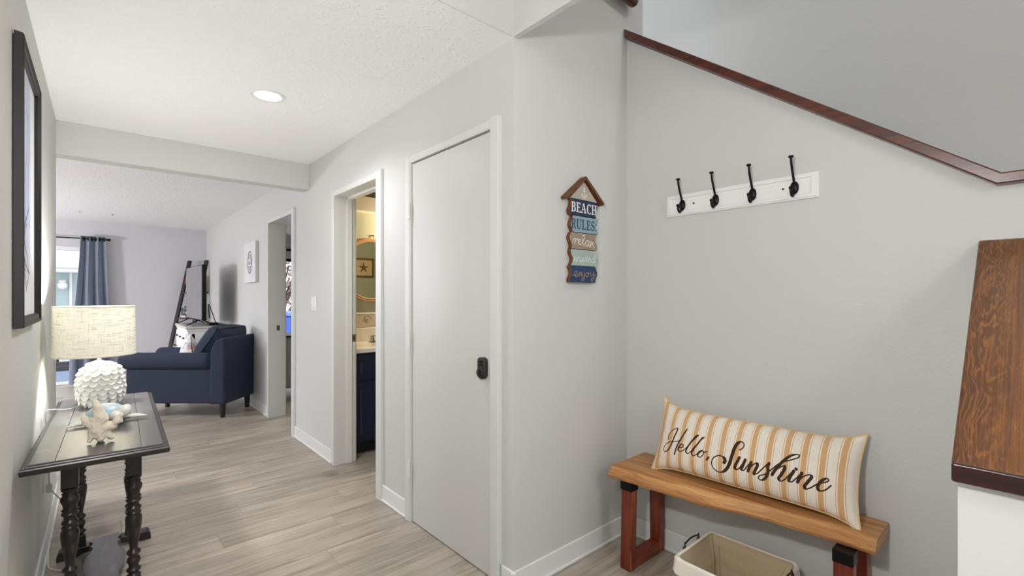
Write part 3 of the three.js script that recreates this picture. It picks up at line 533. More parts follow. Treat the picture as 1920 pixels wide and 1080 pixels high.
// ------------------------------------------------------------------ navy armchair, set square to its own axes (x to its rear, z towards the near arm)
{
  const navyT = tex(256, 256, (u, v) => { const n = fbm(u * 60, v * 60, 3, 60, 60), w = vnoise(u * 128, v * 128, 128, 128); return mix3([31, 39, 56], [47, 57, 77], n * 0.7 + w * 0.3); }, 0.4, 0.4);
  const navy = phy({ map: navyT, roughness: 0.9, sheen: 0.25, sheenRoughness: 0.5, sheenColor: new THREE.Color('#7f8da6'), bumpMap: fineWeave, bumpScale: 0.0008 });
  const wood = std({ color: '#1c1512', roughness: 0.4 });
  const c = Math.cos(0.72), s = Math.sin(0.72), toWorld = (r, d) => [r * c + d * s, 0, r * s - d * c];
  const t = thing('armchair', 'navy blue upholstered armchair with rolled arms seen from its side', 'armchair', toWorld(-3.5, 5.13), -0.72);
  // local: x = right in the photograph (rear), z = towards the camera; near side z = +0.28, far side z = -0.28
  const RX = 0.515, FX = -0.535, N = 0.28;
  mesh('seat_frame', bx(FX + 0.02, RX, 0.15, 0.4, -N + 0.02, N - 0.02, 0.02), navy, t);
  mesh('seat_cushion', new RoundedBoxGeometry(0.86, 0.17, 0.4, 5, 0.06).translate(FX + 0.46, 0.47, 0), navy, t);
  for (const k of [1, -1]) {
    const a = mesh('arm', [new RoundedBoxGeometry(1.0, 0.36, 0.09, 3, 0.02).translate(FX + 0.53, 0.33, k * (N - 0.05))], navy, t);
    const L = 0.9, roll = new THREE.CapsuleGeometry(0.072, L - 0.06, 8, 24); roll.rotateZ(Math.PI / 2); const p = roll.attributes.position; for (let i = 0; i < p.count; i++) { p.setY(i, p.getY(i) * 1.2); p.setZ(i, p.getZ(i) * 0.95); } roll.computeVertexNormals();
    mesh('arm_roll', roll.translate(FX + 0.44, 0.592, k * (N - 0.025)), navy, a);
  }
  const bs = new THREE.Shape(); bs.moveTo(0.385, 0.15); bs.lineTo(RX + 0.02, 0.15); bs.lineTo(RX + 0.03, 0.8); bs.quadraticCurveTo(RX + 0.03, 0.835, RX, 0.835); bs.quadraticCurveTo(0.41, 0.82, 0.39, 0.66); bs.closePath();
  const bg = extrude(bs, 2 * N + 0.02, 0.018, 20); bg.translate(0, 0, -N - 0.01); mesh('backrest', uvm(bg, 'x'), navy, t);
  const leg = (x, z) => { const g = new THREE.CylinderGeometry(0.034, 0.022, 0.152, 4, 1); g.rotateY(Math.PI / 4); mesh('leg', g.translate(x, 0.076, z), wood, t); };
  leg(0.478, 0.235); leg(0.478, -0.22); leg(-0.43, 0.235); leg(-0.43, -0.22);
  // loose back cushion
  const puff = (w, h, d, n = 2.6) => { const f = (sg) => patch((u, v) => { const x = u * 2 - 1, y = v * 2 - 1, k = Math.pow(Math.max(0, (1 - Math.pow(Math.abs(x), n)) * (1 - Math.pow(Math.abs(y), n))), 0.5); return [x * w / 2 * (1 - 0.05 * (1 - y * y) * Math.abs(x)), y * h / 2 * (1 - 0.05 * (1 - x * x) * Math.abs(y)), sg * (0.004 + k * d / 2)]; }, 28, 28, sg < 0); return merge([f(1), f(-1)]); };
  const pos = (x, y, z) => { const q = V(x, y, z).applyEuler(t.rotation).add(t.position); return [q.x, q.y, q.z]; };
  const cu = thing('back_cushion', 'loose navy cushion leaning on the back of the armchair', 'cushion', pos(0.285, 0.75, -0.05));
  const cg = puff(0.52, 0.42, 0.27, 4); cg.rotateY(-Math.PI / 2); cg.rotateZ(-0.62);
  const piping = (w, h) => { const pts = []; for (let i = 0; i < 40; i++) { const a = i / 40 * 6.2832, q = (x) => Math.sign(x) * Math.pow(Math.abs(x), 0.28); pts.push([q(Math.cos(a)) * w / 2 * 0.985, q(Math.sin(a)) * h / 2 * 0.985, 0]); } return tube(pts, 0.006, 120, 6, true); };
  mesh('cover', cg, navy, cu); const pg2 = piping(0.52, 0.42); pg2.rotateY(-Math.PI / 2); pg2.rotateZ(-0.62); mesh('piping', pg2, navy, cu);
  cu.rotation.y = -0.72;
  const pk = tex(256, 256, (u, v) => { const n = fbm(u * 5 + 2, v * 5, 3, 5, 5); return mix3(mix3([232, 228, 228], [206, 160, 158], smooth(0.5, 0.66, n)), [176, 182, 192], smooth(0.62, 0.74, fbm(u * 6 + 9, v * 6 + 3, 3, 6, 6))); });
  const th = tag(mesh('throw_pillow', puff(0.36, 0.36, 0.15), phy({ map: pk, roughness: 0.95 })), 'small white and pink patterned throw pillow on the armchair seat', 'pillow');
  th.position.set(...pos(-0.12, 0.59, -0.12)); th.rotation.set(-0.5, -1.5, 0.1);
}

// ------------------------------------------------------------------ white TV console, television and what stands round them
{
  const cx0 = 0.8, cx1 = 1.296, z0 = -8.1, z1 = -7.03, H = 0.88;
  const t = thing('tv_console', 'white wooden console cabinet with drawers under the television', 'cabinet', [0, 0, 0]);
  mesh('carcass', bx(cx0 + 0.012, cx1, 0.07, H - 0.03, z0 + 0.012, z1 - 0.012, 0.004), M.white, t);
  mesh('plinth', bx(cx0 + 0.02, cx1, 0, 0.08, z0 + 0.02, z1 - 0.02, 0.004), M.white, t);
  mesh('top', bx(cx0 - 0.012, cx1, H - 0.03, H, z0 - 0.01, z1 + 0.01, 0.008), std({ color: '#cfcac4', roughness: 0.5 }), t);
  mesh('cornice', bx(cx0, cx1, H - 0.06, H - 0.03, z0, z1, 0.01), M.white, t);
  mesh('side_panel', [bx(cx0 + 0.05, cx1 - 0.03, 0.72, 0.79, z1 - 0.013, z1 - 0.004, 0.003), bx(cx0 + 0.05, cx1 - 0.03, 0.12, 0.18, z1 - 0.013, z1 - 0.004, 0.003), bx(cx0 + 0.03, cx0 + 0.09, 0.12, 0.79, z1 - 0.013, z1 - 0.004, 0.003), bx(cx1 - 0.08, cx1 - 0.02, 0.12, 0.79, z1 - 0.013, z1 - 0.004, 0.003)], M.white, t);
  for (let r = 0; r < 3; r++) for (let k = 0; k < 3; k++) {
    const za = z0 + 0.05 + k * 0.33, y = 0.58 - r * 0.235;
    const d = mesh('drawer', bx(cx0 - 0.006, cx0 + 0.014, y, y + 0.215, za, za + 0.31, 0.004), M.white, t);
    mesh('handle', bx(cx0 - 0.022, cx0 - 0.006, y + 0.14, y + 0.158, za + 0.11, za + 0.2, 0.004), M.blackMetal, d);
  }
  const run = tex(128, 128, (u, v) => grey(110 + 70 * vnoise(u * 64, v * 64, 64, 64)), 0.2, 0.2);
  tag(mesh('table_runner', bx(cx0 + 0.06, cx1 - 0.06, H, H + 0.004, z0 + 0.04, z1 - 0.01, 0.001), std({ map: run, roughness: 0.9 })), 'grey woven runner laid on the white console', 'runner');
  const tv = thing('television', 'flat black television on splayed feet on the white console', 'television', [0.925, H + 0.004, -7.45], 0.03);
  mesh('housing', bx(0.004, 0.05, 0.075, 0.775, -0.55, 0.55, 0.008), M.blackMetal, tv);
  mesh('screen', bx(-0.002, 0.006, 0.085, 0.765, -0.54, 0.54, 0.002), phy({ color: '#101114', roughness: 0.12, clearcoat: 1, clearcoatRoughness: 0.05 }), tv);
  for (const z of [-0.4, 0.3]) mesh('foot', [bar([0.03, 0.08, z], [-0.12, 0.008, z - 0.03], 0.007), bar([0.03, 0.08, z], [0.18, 0.008, z + 0.03], 0.007)], M.blackMetal, tv);
  const box = thing('media_box', 'small black media box with a cable behind the television', 'box', [1.1, H + 0.004, -7.2]);
  mesh('case', bx(-0.05, 0.05, 0, 0.035, -0.09, 0.09, 0.005), M.blackMetal, box);
  mesh('cable', tube([[-0.05, 0.1, 0.1], [-0.06, 0.28, 0.12], [-0.02, 0.16, 0.12], [0.03, 0.04, 0.06], [0.08, 0.01, 0.1], [0.14, 0.006, 0.14]], 0.005, 40), M.blackMetal, box);
  // ladder shelf in the corner
  const L = thing('ladder_shelf', 'black leaning ladder shelf in the corner behind the television', 'shelf', [0, 0, 0]);
  const A0 = [1.08, 1.83, -9.12], A1 = [0.7, 0.0, -8.76], B0 = [1.285, 1.84, -8.95], B1 = [0.93, 0.0, -8.57], at = (a, b, f) => [0, 1, 2].map((i) => lerp(a[i], b[i], f));
  const rl = std({ color: '#15120f', roughness: 0.5 });
  mesh('rail', beam(A0, A1, 0.055, 0.03), rl, L); mesh('rail', beam(B0, B1, 0.055, 0.03), rl, L);
  const shelfW = std({ color: '#4b3626', roughness: 0.6 });
  for (const f of [0.28, 0.5, 0.72, 0.93]) { const a = at(A0, A1, f), b = at(B0, B1, f), m = mesh('shelf', new RoundedBoxGeometry(0.3, 0.02, Math.hypot(b[0] - a[0], b[2] - a[2]) - 0.03, 2, 0.003), shelfW, L); const y = Math.atan2(b[0] - a[0], b[2] - a[2]); m.position.set((a[0] + b[0]) / 2 + 0.09, a[1], (a[2] + b[2]) / 2 - 0.09); m.rotation.y = y; }
  const wick = tex(128, 128, (u, v) => { const q = Math.sin(u * 2 * Math.PI * 16) * Math.sin(v * 2 * Math.PI * 16); return mix3([170, 130, 92], [214, 180, 140], 0.5 + 0.5 * q); });
  const bs = (y, f, label, col) => { const a = at(A0, A1, f), b = at(B0, B1, f); const g = thing('basket', label, 'basket', [(a[0] + b[0]) / 2 + 0.02, a[1] + 0.0105, (a[2] + b[2]) / 2 - 0.03], 0.8); mesh('body', lathe([[0.001, 0.003], [0.075, 0], [0.095, y * 0.6], [0.085, y], [0.079, y], [0.088, y * 0.6], [0.07, 0.008], [0.001, 0.008]], 28), std({ map: wick, color: col, roughness: 0.9 }), g); mesh('rim', new THREE.TorusGeometry(0.083, 0.006, 8, 28).rotateX(Math.PI / 2).translate(0, y, 0), std({ map: wick, color: col }), g); };
  bs(0.26, 0.28, 'tan woven basket on the upper shelf of the ladder shelf', '#ffffff');
  const a = at(A0, A1, 0.5), b = at(B0, B1, 0.5);
  const pr = tex(128, 128, (u, v) => grey(smooth(0.45, 0.55, fbm(u * 14, v * 14, 2, 14, 14)) * 150 + 80));
  const pb = thing('storage_box', 'grey patterned storage box on the ladder shelf behind the television', 'box', [(a[0] + b[0]) / 2 + 0.09, a[1] + 0.0105, (a[2] + b[2]) / 2 - 0.08], 0.85);
  mesh('body', bx(-0.1, 0.1, 0, 0.15, -0.11, 0.11, 0.01).clone(), std({ map: pr, roughness: 0.9 }), pb); mesh('lid', bx(-0.103, 0.103, 0.15, 0.18, -0.113, 0.113, 0.006), std({ map: pr, roughness: 0.9 }), pb);
}

// ------------------------------------------------------------------ curtain and rod
{
  const z = ZF + 0.11, t = thing('curtain_rod', 'thin black curtain rod above the sliding glass door', 'curtain rod', [0, 2.088, z]);
  mesh('pole', bar([-2.9, 0, 0], [0.06, 0, 0], 0.0085, 14), M.blackMetal, t);
  mesh('finial', lathe([[0.001, -0.02], [0.014, -0.018], [0.02, -0.006], [0.01, 0.004], [0.022, 0.014], [0.016, 0.03], [0.001, 0.036]], 18).rotateZ(-Math.PI / 2).translate(0.075, 0, 0), M.blackMetal, t);
  for (const x of [0.0, -1.45, -2.86]) mesh('bracket', [bar([x, 0, 0], [x, 0, -0.105], 0.006), bx(x - 0.015, x + 0.015, -0.03, 0.03, -0.11, -0.1, 0.003)], M.blackMetal, t);
  const cl = tex(256, 256, (u, v) => { const n = fbm(u * 80, v * 20, 3, 80, 20); return mix3([118, 127, 144], [142, 150, 166], n); });
  cl.repeat.set(3, 6);
  const c = thing('curtain', 'slate blue grommet curtain hanging beside the sliding glass door', 'curtain', [0, 0, z]);
  const f = (dz) => (u, v) => { const h = 2.125 - v * 2.105, w0 = lerp(0.272, 0.47, smooth(0, 1, v)), xm = lerp(-0.092, -0.1, v), ph = u * 2 * Math.PI * 3 + 0.5 + 0.25 * Math.sin(v * 4 + u * 6), am = lerp(0.036, 0.055, v); return [xm + (u - 0.5) * w0 + 0.014 * Math.sin(ph * 2 + v * 3), h, am * Math.sin(ph) + dz]; };
  mesh('cloth', patch(f(0), 160, 30, true), phy({ map: cl, roughness: 0.9, side: THREE.DoubleSide, sheen: 0.3, sheenColor: new THREE.Color('#9fb0cc') }), c);
  for (let k = 0; k < 9; k++) { const u = (k * Math.PI + Math.PI - 0.5) / (2 * Math.PI * 3); if (u < 0.02 || u > 0.98) continue; const p = f(0)(u, 0.0175); const m = mesh('grommet', new THREE.TorusGeometry(0.026, 0.007, 8, 24), M.blackMetal, c); m.position.set(p[0], 2.088, p[2]); m.rotation.y = Math.PI / 2; }
}

// ------------------------------------------------------------------ on the hall wall: canvas, light switch
{
  const t = thing('canvas_print', 'small grey and white canvas print on the living room side of the right wall', 'picture', [XR, 1.65, -6.03]);
  const hz = 0.27, hy = 0.23;
  mesh('canvas', bx(-0.036, 0, -hy, hy, -hz, hz, 0.003), std({ color: '#cfcfd1', roughness: 0.85 }), t);
  const art = canvasTex(384, 330, (c, w, h) => {
    c.fillStyle = '#dcdcdc'; c.fillRect(0, 0, w, h); for (let i = 0; i < 60; i++) { c.fillStyle = `rgba(255,255,255,${0.1 + rnd() * 0.2})`; c.fillRect(rnd() * w, rnd() * h, 30 + rnd() * 120, 2 + rnd() * 6); }
    c.fillStyle = 'rgba(120,120,122,0.85)'; c.beginPath(); c.ellipse(w * 0.52, h * 0.5, w * 0.21, h * 0.29, 0, 0, 7); c.fill();
    c.strokeStyle = 'rgba(240,240,240,0.95)'; c.lineWidth = 10; c.lineCap = 'round';
    for (let k = 0; k < 3; k++) { c.beginPath(); for (let i = 0; i < 40; i++) { const a = i * 0.22, r = (4 + i * 1.3), X = w * 0.52 + Math.cos(a + k * 2) * r, Y = h * (0.34 + k * 0.16) + Math.sin(a + k * 2) * r * 0.7; i ? c.lineTo(X, Y) : c.moveTo(X, Y); } c.stroke(); }
  });
  const g = new THREE.PlaneGeometry(2 * hz - 0.004, 2 * hy - 0.004); g.rotateY(-Math.PI / 2); g.translate(-0.0368, 0, 0); mesh('art_print', g, std({ map: art, roughness: 0.85 }), t);
}
{
  const t = thing('light_switch', 'white double rocker light switch on the hall wall between the doorways', 'switch', [XR, 1.202, -3.967]);
  mesh('plate', bx(-0.006, 0, -0.057, 0.057, -0.058, 0.058, 0.003), M.plastic, t);
  for (const z of [-0.024, 0.024]) { const r = mesh('rocker', bx(-0.011, -0.004, -0.034, 0.034, z - 0.017, z + 0.017, 0.003), M.plastic, t); r.rotation.z = 0; }
}

// ------------------------------------------------------------------ bathroom
{
  const z0 = -3.575, zb = -4.17, x0 = XRB + 0.004, x1 = 2.75, H = 0.85;
  const navy = std({ color: '#10193a', roughness: 0.34 });
  const t = thing('vanity_cabinet', 'dark navy bathroom vanity cabinet with raised panels', 'cabinet', [0, 0, 0]);
  mesh('carcass', bx(x0 + 0.002, x1, 0.1, H - 0.035, zb + 0.003, z0 - 0.02, 0.002), navy, t); mesh('toe_kick', bx(x0 + 0.002, x1, 0, 0.1, zb + 0.003, z0 - 0.085), std({ color: '#0b0f1c', roughness: 0.6 }), t);
  const front = (name, a, b, c, d) => { const p = mesh(name, bx(a, b, c, d, z0 - 0.02, z0, 0.004), navy, t); const m = 0.045; const e = extrude([[a + m, c + m], [b - m, c + m], [b - m, d - m], [a + m, d - m]], 0.002, 0.014); e.translate(0, 0, z0 - 0.012); mesh('raised_panel', uvm(e), navy, p); mesh('panel_groove', [bx(a + m - 0.006, b - m + 0.006, d - m, d - m + 0.004, z0 - 0.002, z0 + 0.003, 0.001), bx(a + m - 0.006, b - m + 0.006, c + m - 0.004, c + m, z0 - 0.002, z0 + 0.003, 0.001), bx(a + m - 0.006, a + m - 0.002, c + m, d - m, z0 - 0.002, z0 + 0.003, 0.001)], navy, p); };
  for (const [a, b] of [[x0 + 0.018, 1.93], [1.945, 2.34], [2.355, x1 - 0.01]]) { front('drawer', a, b, 0.6, 0.795); front('door', a, b, 0.12, 0.585); }
  const marb = tex(512, 256, (u, v) => { const a = Math.abs(fbm(u * 5 + fbm(u * 8, v * 8, 3, 8, 8), v * 7, 4, 5, 7) - 0.5), k = smooth(0.05, 0, a) * smooth(0.4, 0.6, fbm(u * 9 + 4, v * 7 + 1, 2, 9, 7)); return mix3([232, 226, 216], [150, 134, 116], k); }, 1.2, 0.6);
  const c = thing('countertop', 'cream marbled vanity countertop with backsplash', 'countertop', [0, 0, 0]);
  mesh('slab', bx(x0, x1 + 0.01, H - 0.035, H, zb, z0 + 0.012, 0.006), std({ map: marb, roughness: 0.25 }), c);
  const bsp = mesh('backsplash', bx(x0, x1 + 0.01, H, H + 0.122, zb + 0.001, zb + 0.02, 0.004), std({ map: marb, roughness: 0.25 }), c);
  for (let i = 0; i < 5; i++) mesh('tile', bx(x0 + i * 0.255, x0 + i * 0.255 + 0.252, H + 0.124, H + 0.25, zb + 0.001, zb + 0.013, 0.002), std({ map: marb, color: '#d9d2c6', roughness: 0.3 }), c);
  mesh('edge_trim', bx(x0, x1, H + 0.25, H + 0.262, zb + 0.001, zb + 0.017, 0.004), M.white, c);
  const f = thing('faucet', 'brushed metal bathroom faucet with two handles on the cream countertop', 'faucet', [1.905, H, -4.02]);
  mesh('base_plate', bx(-0.085, 0.085, 0, 0.012, -0.028, 0.028, 0.006), M.chrome, f);
  mesh('spout', tube([[0, 0.01, 0], [0, 0.09, 0], [0, 0.14, 0.02], [0, 0.15, 0.06], [0, 0.125, 0.1], [0, 0.11, 0.108]], 0.0115, 40, 14), M.chrome, f);
  for (const x of [-0.06, 0.06]) mesh('handle', [lathe([[0.02, 0.01], [0.016, 0.03], [0.012, 0.05], [0.016, 0.058], [0.008, 0.066], [0.001, 0.068]], 18).translate(x, 0, 0), bar([x - 0.03, 0.056, 0.004], [x + 0.03, 0.056, -0.004], 0.006)], M.chrome, f);
  const m = thing('round_mirror', 'round mirror in a pale wooden frame over the vanity', 'mirror', [1.9, 1.507, zb]);
  const wd = tex(256, 64, (u, v) => mix3([150, 110, 74], [206, 166, 122], fbm(u * 20, v * 9, 4, 20, 9)));
  mesh('frame', lathe([[0.262, 0.002], [0.262, 0.02], [0.266, 0.026], [0.276, 0.026], [0.279, 0.02], [0.283, 0.03], [0.296, 0.03], [0.301, 0.022], [0.301, 0.002]], 64).rotateX(Math.PI / 2), std({ map: wd, roughness: 0.5 }), m);
  mesh('glass', new THREE.CylinderGeometry(0.264, 0.264, 0.006, 64).rotateX(Math.PI / 2).translate(0, 0, 0.009), std({ color: '#e8ece8', metalness: 1, roughness: 0.01 }), m);
  mesh('hanging_pin', bar([0.02, 0.325, 0.0], [0.02, 0.325, 0.02], 0.006), M.gun, m);
  mesh('hanging_cord', bar([0.02, 0.322, 0.012], [0.02, 0.298, 0.018], 0.003), M.gun, m);
  struct('trim_1', bx(x0, 2.9, 2.035, 2.17, zb, zb + 0.1, 0.004), std({ color: '#dcd2c0', roughness: 0.6 }));
  const s = thing('starfish_picture', 'framed starfish picture seen reflected in the round mirror', 'picture', [2.555, 1.63, -2.48]);
  for (const [a, b, cc, d] of [[-0.14, 0.14, 0.1, 0.125], [-0.14, 0.14, -0.125, -0.1], [-0.14, -0.115, -0.1, 0.1], [0.115, 0.14, -0.1, 0.1]]) mesh('frame_rail', bx(a, b, cc, d, -0.022, 0, 0.004), std({ color: '#6b5335', roughness: 0.5 }), s);
  mesh('backing', bx(-0.116, 0.116, -0.101, 0.101, -0.008, -0.002), std({ color: '#c6b48e', roughness: 0.9 }), s);
  const st = new THREE.Shape(); for (let i = 0; i < 10; i++) { const a = i * Math.PI / 5 + Math.PI / 2, r = i % 2 ? 0.022 : 0.075; i ? st.lineTo(Math.cos(a) * r, Math.sin(a) * r) : st.moveTo(Math.cos(a) * r, Math.sin(a) * r); } st.closePath();
  const sg = extrude(st, 0.004, 0.004); sg.translate(0, 0, -0.018); mesh('starfish', uvm(sg), std({ color: '#6e5a3a', roughness: 0.9 }), s);
  const l = thing('unseen_vanity_light', 'unseen warm globe vanity light over the right end of the bathroom counter', 'light', [2.3, 1.86, -3.98]);  // unseen, placed to cast warm light on the bathroom wall
  mesh('globe', new THREE.SphereGeometry(0.07, 20, 14), new THREE.MeshStandardMaterial({ color: '#fff2d8', emissive: '#ffdca0', emissiveIntensity: 1.6 }), l); mesh('arm', bar([0, 0, -0.07], [0, 0, -0.19], 0.012), M.chrome, l);
  const L = new THREE.PointLight('#ffe4bd', POWER.bath); L.castShadow = true; L.shadow.radius = 3; l.add(L);
}
// ------------------------------------------------------------------ dining room sideboard seen through the far doorway
{
  const t = thing('sideboard', 'grey sideboard with a dark top seen through the far doorway', 'sideboard', [0, 0, 0]), g = std({ color: '#a9abad', roughness: 0.5 });
  mesh('body', bx(1.56, 2.7, 0.12, 0.755, -6.62, -6.2, 0.004), g, t); mesh('top', bx(1.53, 2.73, 0.755, 0.775, -6.65, -6.17, 0.004), M.blackMetal, t);
  for (const x of [1.6, 2.66]) for (const z of [-6.24, -6.58]) mesh('leg', bx(x - 0.02, x + 0.02, 0, 0.12, z - 0.02, z + 0.02, 0.003), M.blackMetal, t);
  for (const [a, b] of [[1.58, 2.12], [2.14, 2.68]]) { const d = mesh('door', bx(a, b, 0.14, 0.735, -6.2, -6.184, 0.003), g, t); mesh('handle', bx(a + 0.48, a + 0.495, 0.4, 0.5, -6.184, -6.165, 0.003), M.blackMetal, d); }
}

// ------------------------------------------------------------------ beach sign: five scalloped planks under a little roof
{
  const ox = 1.7525, t = thing('beach_sign', 'hanging wooden beach rules sign with five painted planks under a small roof', 'sign', [ox, 0, ZA]);
  const edge = std({ map: tex(128, 128, (u, v) => mix3([70, 34, 16], [134, 82, 36], fbm(u * 6, v * 6, 3, 6, 6)), 0.08, 0.08), roughness: 0.6 });
  const hw = 0.094, T = 0.02;
  const worn = (c, w, h, base, dark) => { c.fillStyle = base; c.fillRect(0, 0, w, h); for (let i = 0; i < 120; i++) { c.fillStyle = dark; c.globalAlpha = 0.05 + rnd() * 0.09; c.fillRect(rnd() * w, rnd() * h, 40 + rnd() * 160, 1 + rnd() * 3); } c.globalAlpha = 1; };
  const script = (c, strokes, w, h, col, lw) => { c.strokeStyle = col; c.lineWidth = lw; c.lineCap = c.lineJoin = 'round'; for (const s of strokes) { const P = new THREE.CatmullRomCurve3(s.map(([x, y]) => V(x * w, y * h, 0)), false, 'centripetal').getPoints(s.length * 8); c.beginPath(); P.forEach((p, i) => i ? c.lineTo(p.x, p.y) : c.moveTo(p.x, p.y)); c.stroke(); } };
  const word = (c, w, h, txt, col) => { c.fillStyle = col; c.font = 'bold 100px serif'; c.textAlign = 'left'; c.textBaseline = 'alphabetic'; const m = c.measureText(txt).width; c.save(); c.translate(w * 0.04, h * 0.8); c.scale(w * 0.92 / m, h * 0.62 / 72); c.fillText(txt, 0, 0); c.restore(); };
  const relax = [[[0.1, 0.62], [0.14, 0.42], [0.19, 0.36], [0.17, 0.7], [0.2, 0.5], [0.25, 0.38], [0.29, 0.42], [0.28, 0.5]], [[0.28, 0.6], [0.36, 0.5], [0.36, 0.4], [0.32, 0.42], [0.3, 0.6], [0.35, 0.72], [0.42, 0.58], [0.5, 0.3], [0.52, 0.08], [0.47, 0.12], [0.44, 0.5], [0.48, 0.72], [0.53, 0.6]], [[0.66, 0.42], [0.58, 0.45], [0.55, 0.65], [0.6, 0.76], [0.66, 0.6], [0.67, 0.44], [0.66, 0.7], [0.7, 0.74], [0.74, 0.55]], [[0.72, 0.44], [0.79, 0.6], [0.86, 0.84]], [[0.83, 0.45], [0.76, 0.65], [0.7, 0.82]]];
  const unwind = [[[0.08, 0.45], [0.09, 0.7], [0.14, 0.72], [0.18, 0.46], [0.18, 0.7], [0.22, 0.72]], [[0.24, 0.46], [0.24, 0.74], [0.26, 0.54], [0.31, 0.46], [0.33, 0.74], [0.36, 0.7]], [[0.38, 0.46], [0.39, 0.72], [0.43, 0.7], [0.46, 0.5], [0.47, 0.72], [0.52, 0.68], [0.54, 0.45]], [[0.58, 0.48], [0.57, 0.72], [0.61, 0.7]], [[0.585, 0.35], [0.587, 0.36]], [[0.64, 0.46], [0.64, 0.74], [0.66, 0.54], [0.71, 0.46], [0.72, 0.74], [0.75, 0.7]], [[0.86, 0.5], [0.8, 0.5], [0.77, 0.64], [0.81, 0.76], [0.87, 0.62], [0.89, 0.12], [0.88, 0.68], [0.92, 0.72]]];
  const enjoy = [[[0.1, 0.62], [0.22, 0.5], [0.24, 0.32], [0.18, 0.36], [0.16, 0.56], [0.22, 0.66], [0.3, 0.5]], [[0.32, 0.36], [0.32, 0.62], [0.34, 0.46], [0.4, 0.36], [0.41, 0.62], [0.46, 0.5]], [[0.5, 0.36], [0.5, 0.72], [0.45, 0.9], [0.41, 0.82], [0.52, 0.6]], [[0.5, 0.2], [0.503, 0.21]], [[0.62, 0.38], [0.56, 0.42], [0.56, 0.6], [0.62, 0.62], [0.65, 0.46], [0.61, 0.38], [0.7, 0.44]], [[0.73, 0.34], [0.74, 0.56], [0.8, 0.56], [0.85, 0.3]], [[0.85, 0.32], [0.84, 0.7], [0.78, 0.92], [0.74, 0.84], [0.86, 0.6], [0.94, 0.46]]];
  const planks = [['#16294a', (c, w, h) => word(c, w, h, 'BEACH', '#e9e6df')], ['#86a3b0', (c, w, h) => word(c, w, h, 'RULES:', '#26303c')], ['#9b8877', (c, w, h) => script(c, relax, w, h, '#ece6dc', 9)], ['#a5b3ac', (c, w, h) => script(c, unwind, w, h, '#dfe6e6', 7)], ['#17375f', (c, w, h) => script(c, enjoy, w, h, '#a98762', 9)]];
  planks.forEach(([col, draw], k) => {
    const yt = 1.728 - k * 0.0795, yb = yt - 0.0765, s = new THREE.Shape(), off = k % 2 ? 0.004 : -0.003;
    const wav = (q) => 0.0075 * Math.sin(q * Math.PI * 2 + k * 1.3);
    s.moveTo(-hw + wav(0) + off, yt); for (let i = 1; i <= 14; i++) s.lineTo(-hw + wav(i / 14) + off, lerp(yt, yb, i / 14)); for (let i = 0; i <= 14; i++) s.lineTo(hw + wav(1 - i / 14) + off, lerp(yb, yt, i / 14)); s.closePath();
    const p = mesh('plank', uvm(extrude(s, T, 0.0012), 'x'), edge, t); p.geometry.translate(0, 0, 0.003);
    const fg = new THREE.ShapeGeometry(s); const pp = fg.attributes.position, uv = fg.attributes.uv; for (let i = 0; i < pp.count; i++) uv.setXY(i, (pp.getX(i) + 0.105) / 0.21, (pp.getY(i) - yb) / (yt - yb)); fg.translate(0, 0, T + 0.0046);
    mesh('painted_face', fg, std({ map: canvasTex(512, 200, (c, w, h) => { worn(c, w, h, col, k === 1 || k === 3 ? '#5b6b70' : '#0c1422'); draw(c, w, h); }), roughness: 0.55 }), p);
  });
  mesh('back_rail', [bx(-0.06, -0.045, 1.34, 1.75, 0, 0.0035), bx(0.045, 0.06, 1.34, 1.75, 0, 0.0035)], edge, t);
  // gable and roof
  const gb = mesh('gable', extrude([[-0.1, 1.73], [0.1, 1.73], [0, 1.82]], T, 0.001).translate(0, 0, 0.002), std({ color: '#b3a99d', roughness: 0.7 }), t);
  const an = canvasTex(256, 256, (c, w, h) => { worn(c, w, h, '#b3a99d', '#7d7264'); c.strokeStyle = '#f2efe9'; c.lineWidth = 13; c.lineCap = 'round'; c.beginPath(); c.moveTo(128, 70); c.lineTo(128, 226); c.stroke(); c.beginPath(); c.arc(128, 50, 17, 0, 7); c.stroke(); c.beginPath(); c.moveTo(92, 98); c.lineTo(164, 98); c.stroke(); c.beginPath(); c.arc(128, 156, 72, 0.25, Math.PI - 0.25); c.stroke(); c.beginPath(); c.moveTo(50, 190); c.lineTo(58, 160); c.lineTo(80, 182); c.moveTo(206, 190); c.lineTo(198, 160); c.lineTo(176, 182); c.stroke(); });
  const ag = new THREE.PlaneGeometry(0.062, 0.062); ag.translate(0, 1.766, T + 0.0036); mesh('anchor_print', ag, std({ map: an, roughness: 0.7 }), gb);
  for (const k of [-1, 1]) { const L = Math.hypot(0.137, 0.11), g = new RoundedBoxGeometry(L + 0.006, 0.014, 0.036, 2, 0.002); uvm(g, 'x'); g.rotateZ(-k * Math.atan2(0.11, 0.137)); g.translate(k * 0.0685, 1.781, 0.019); mesh('roof_board', g, edge, t); }
}

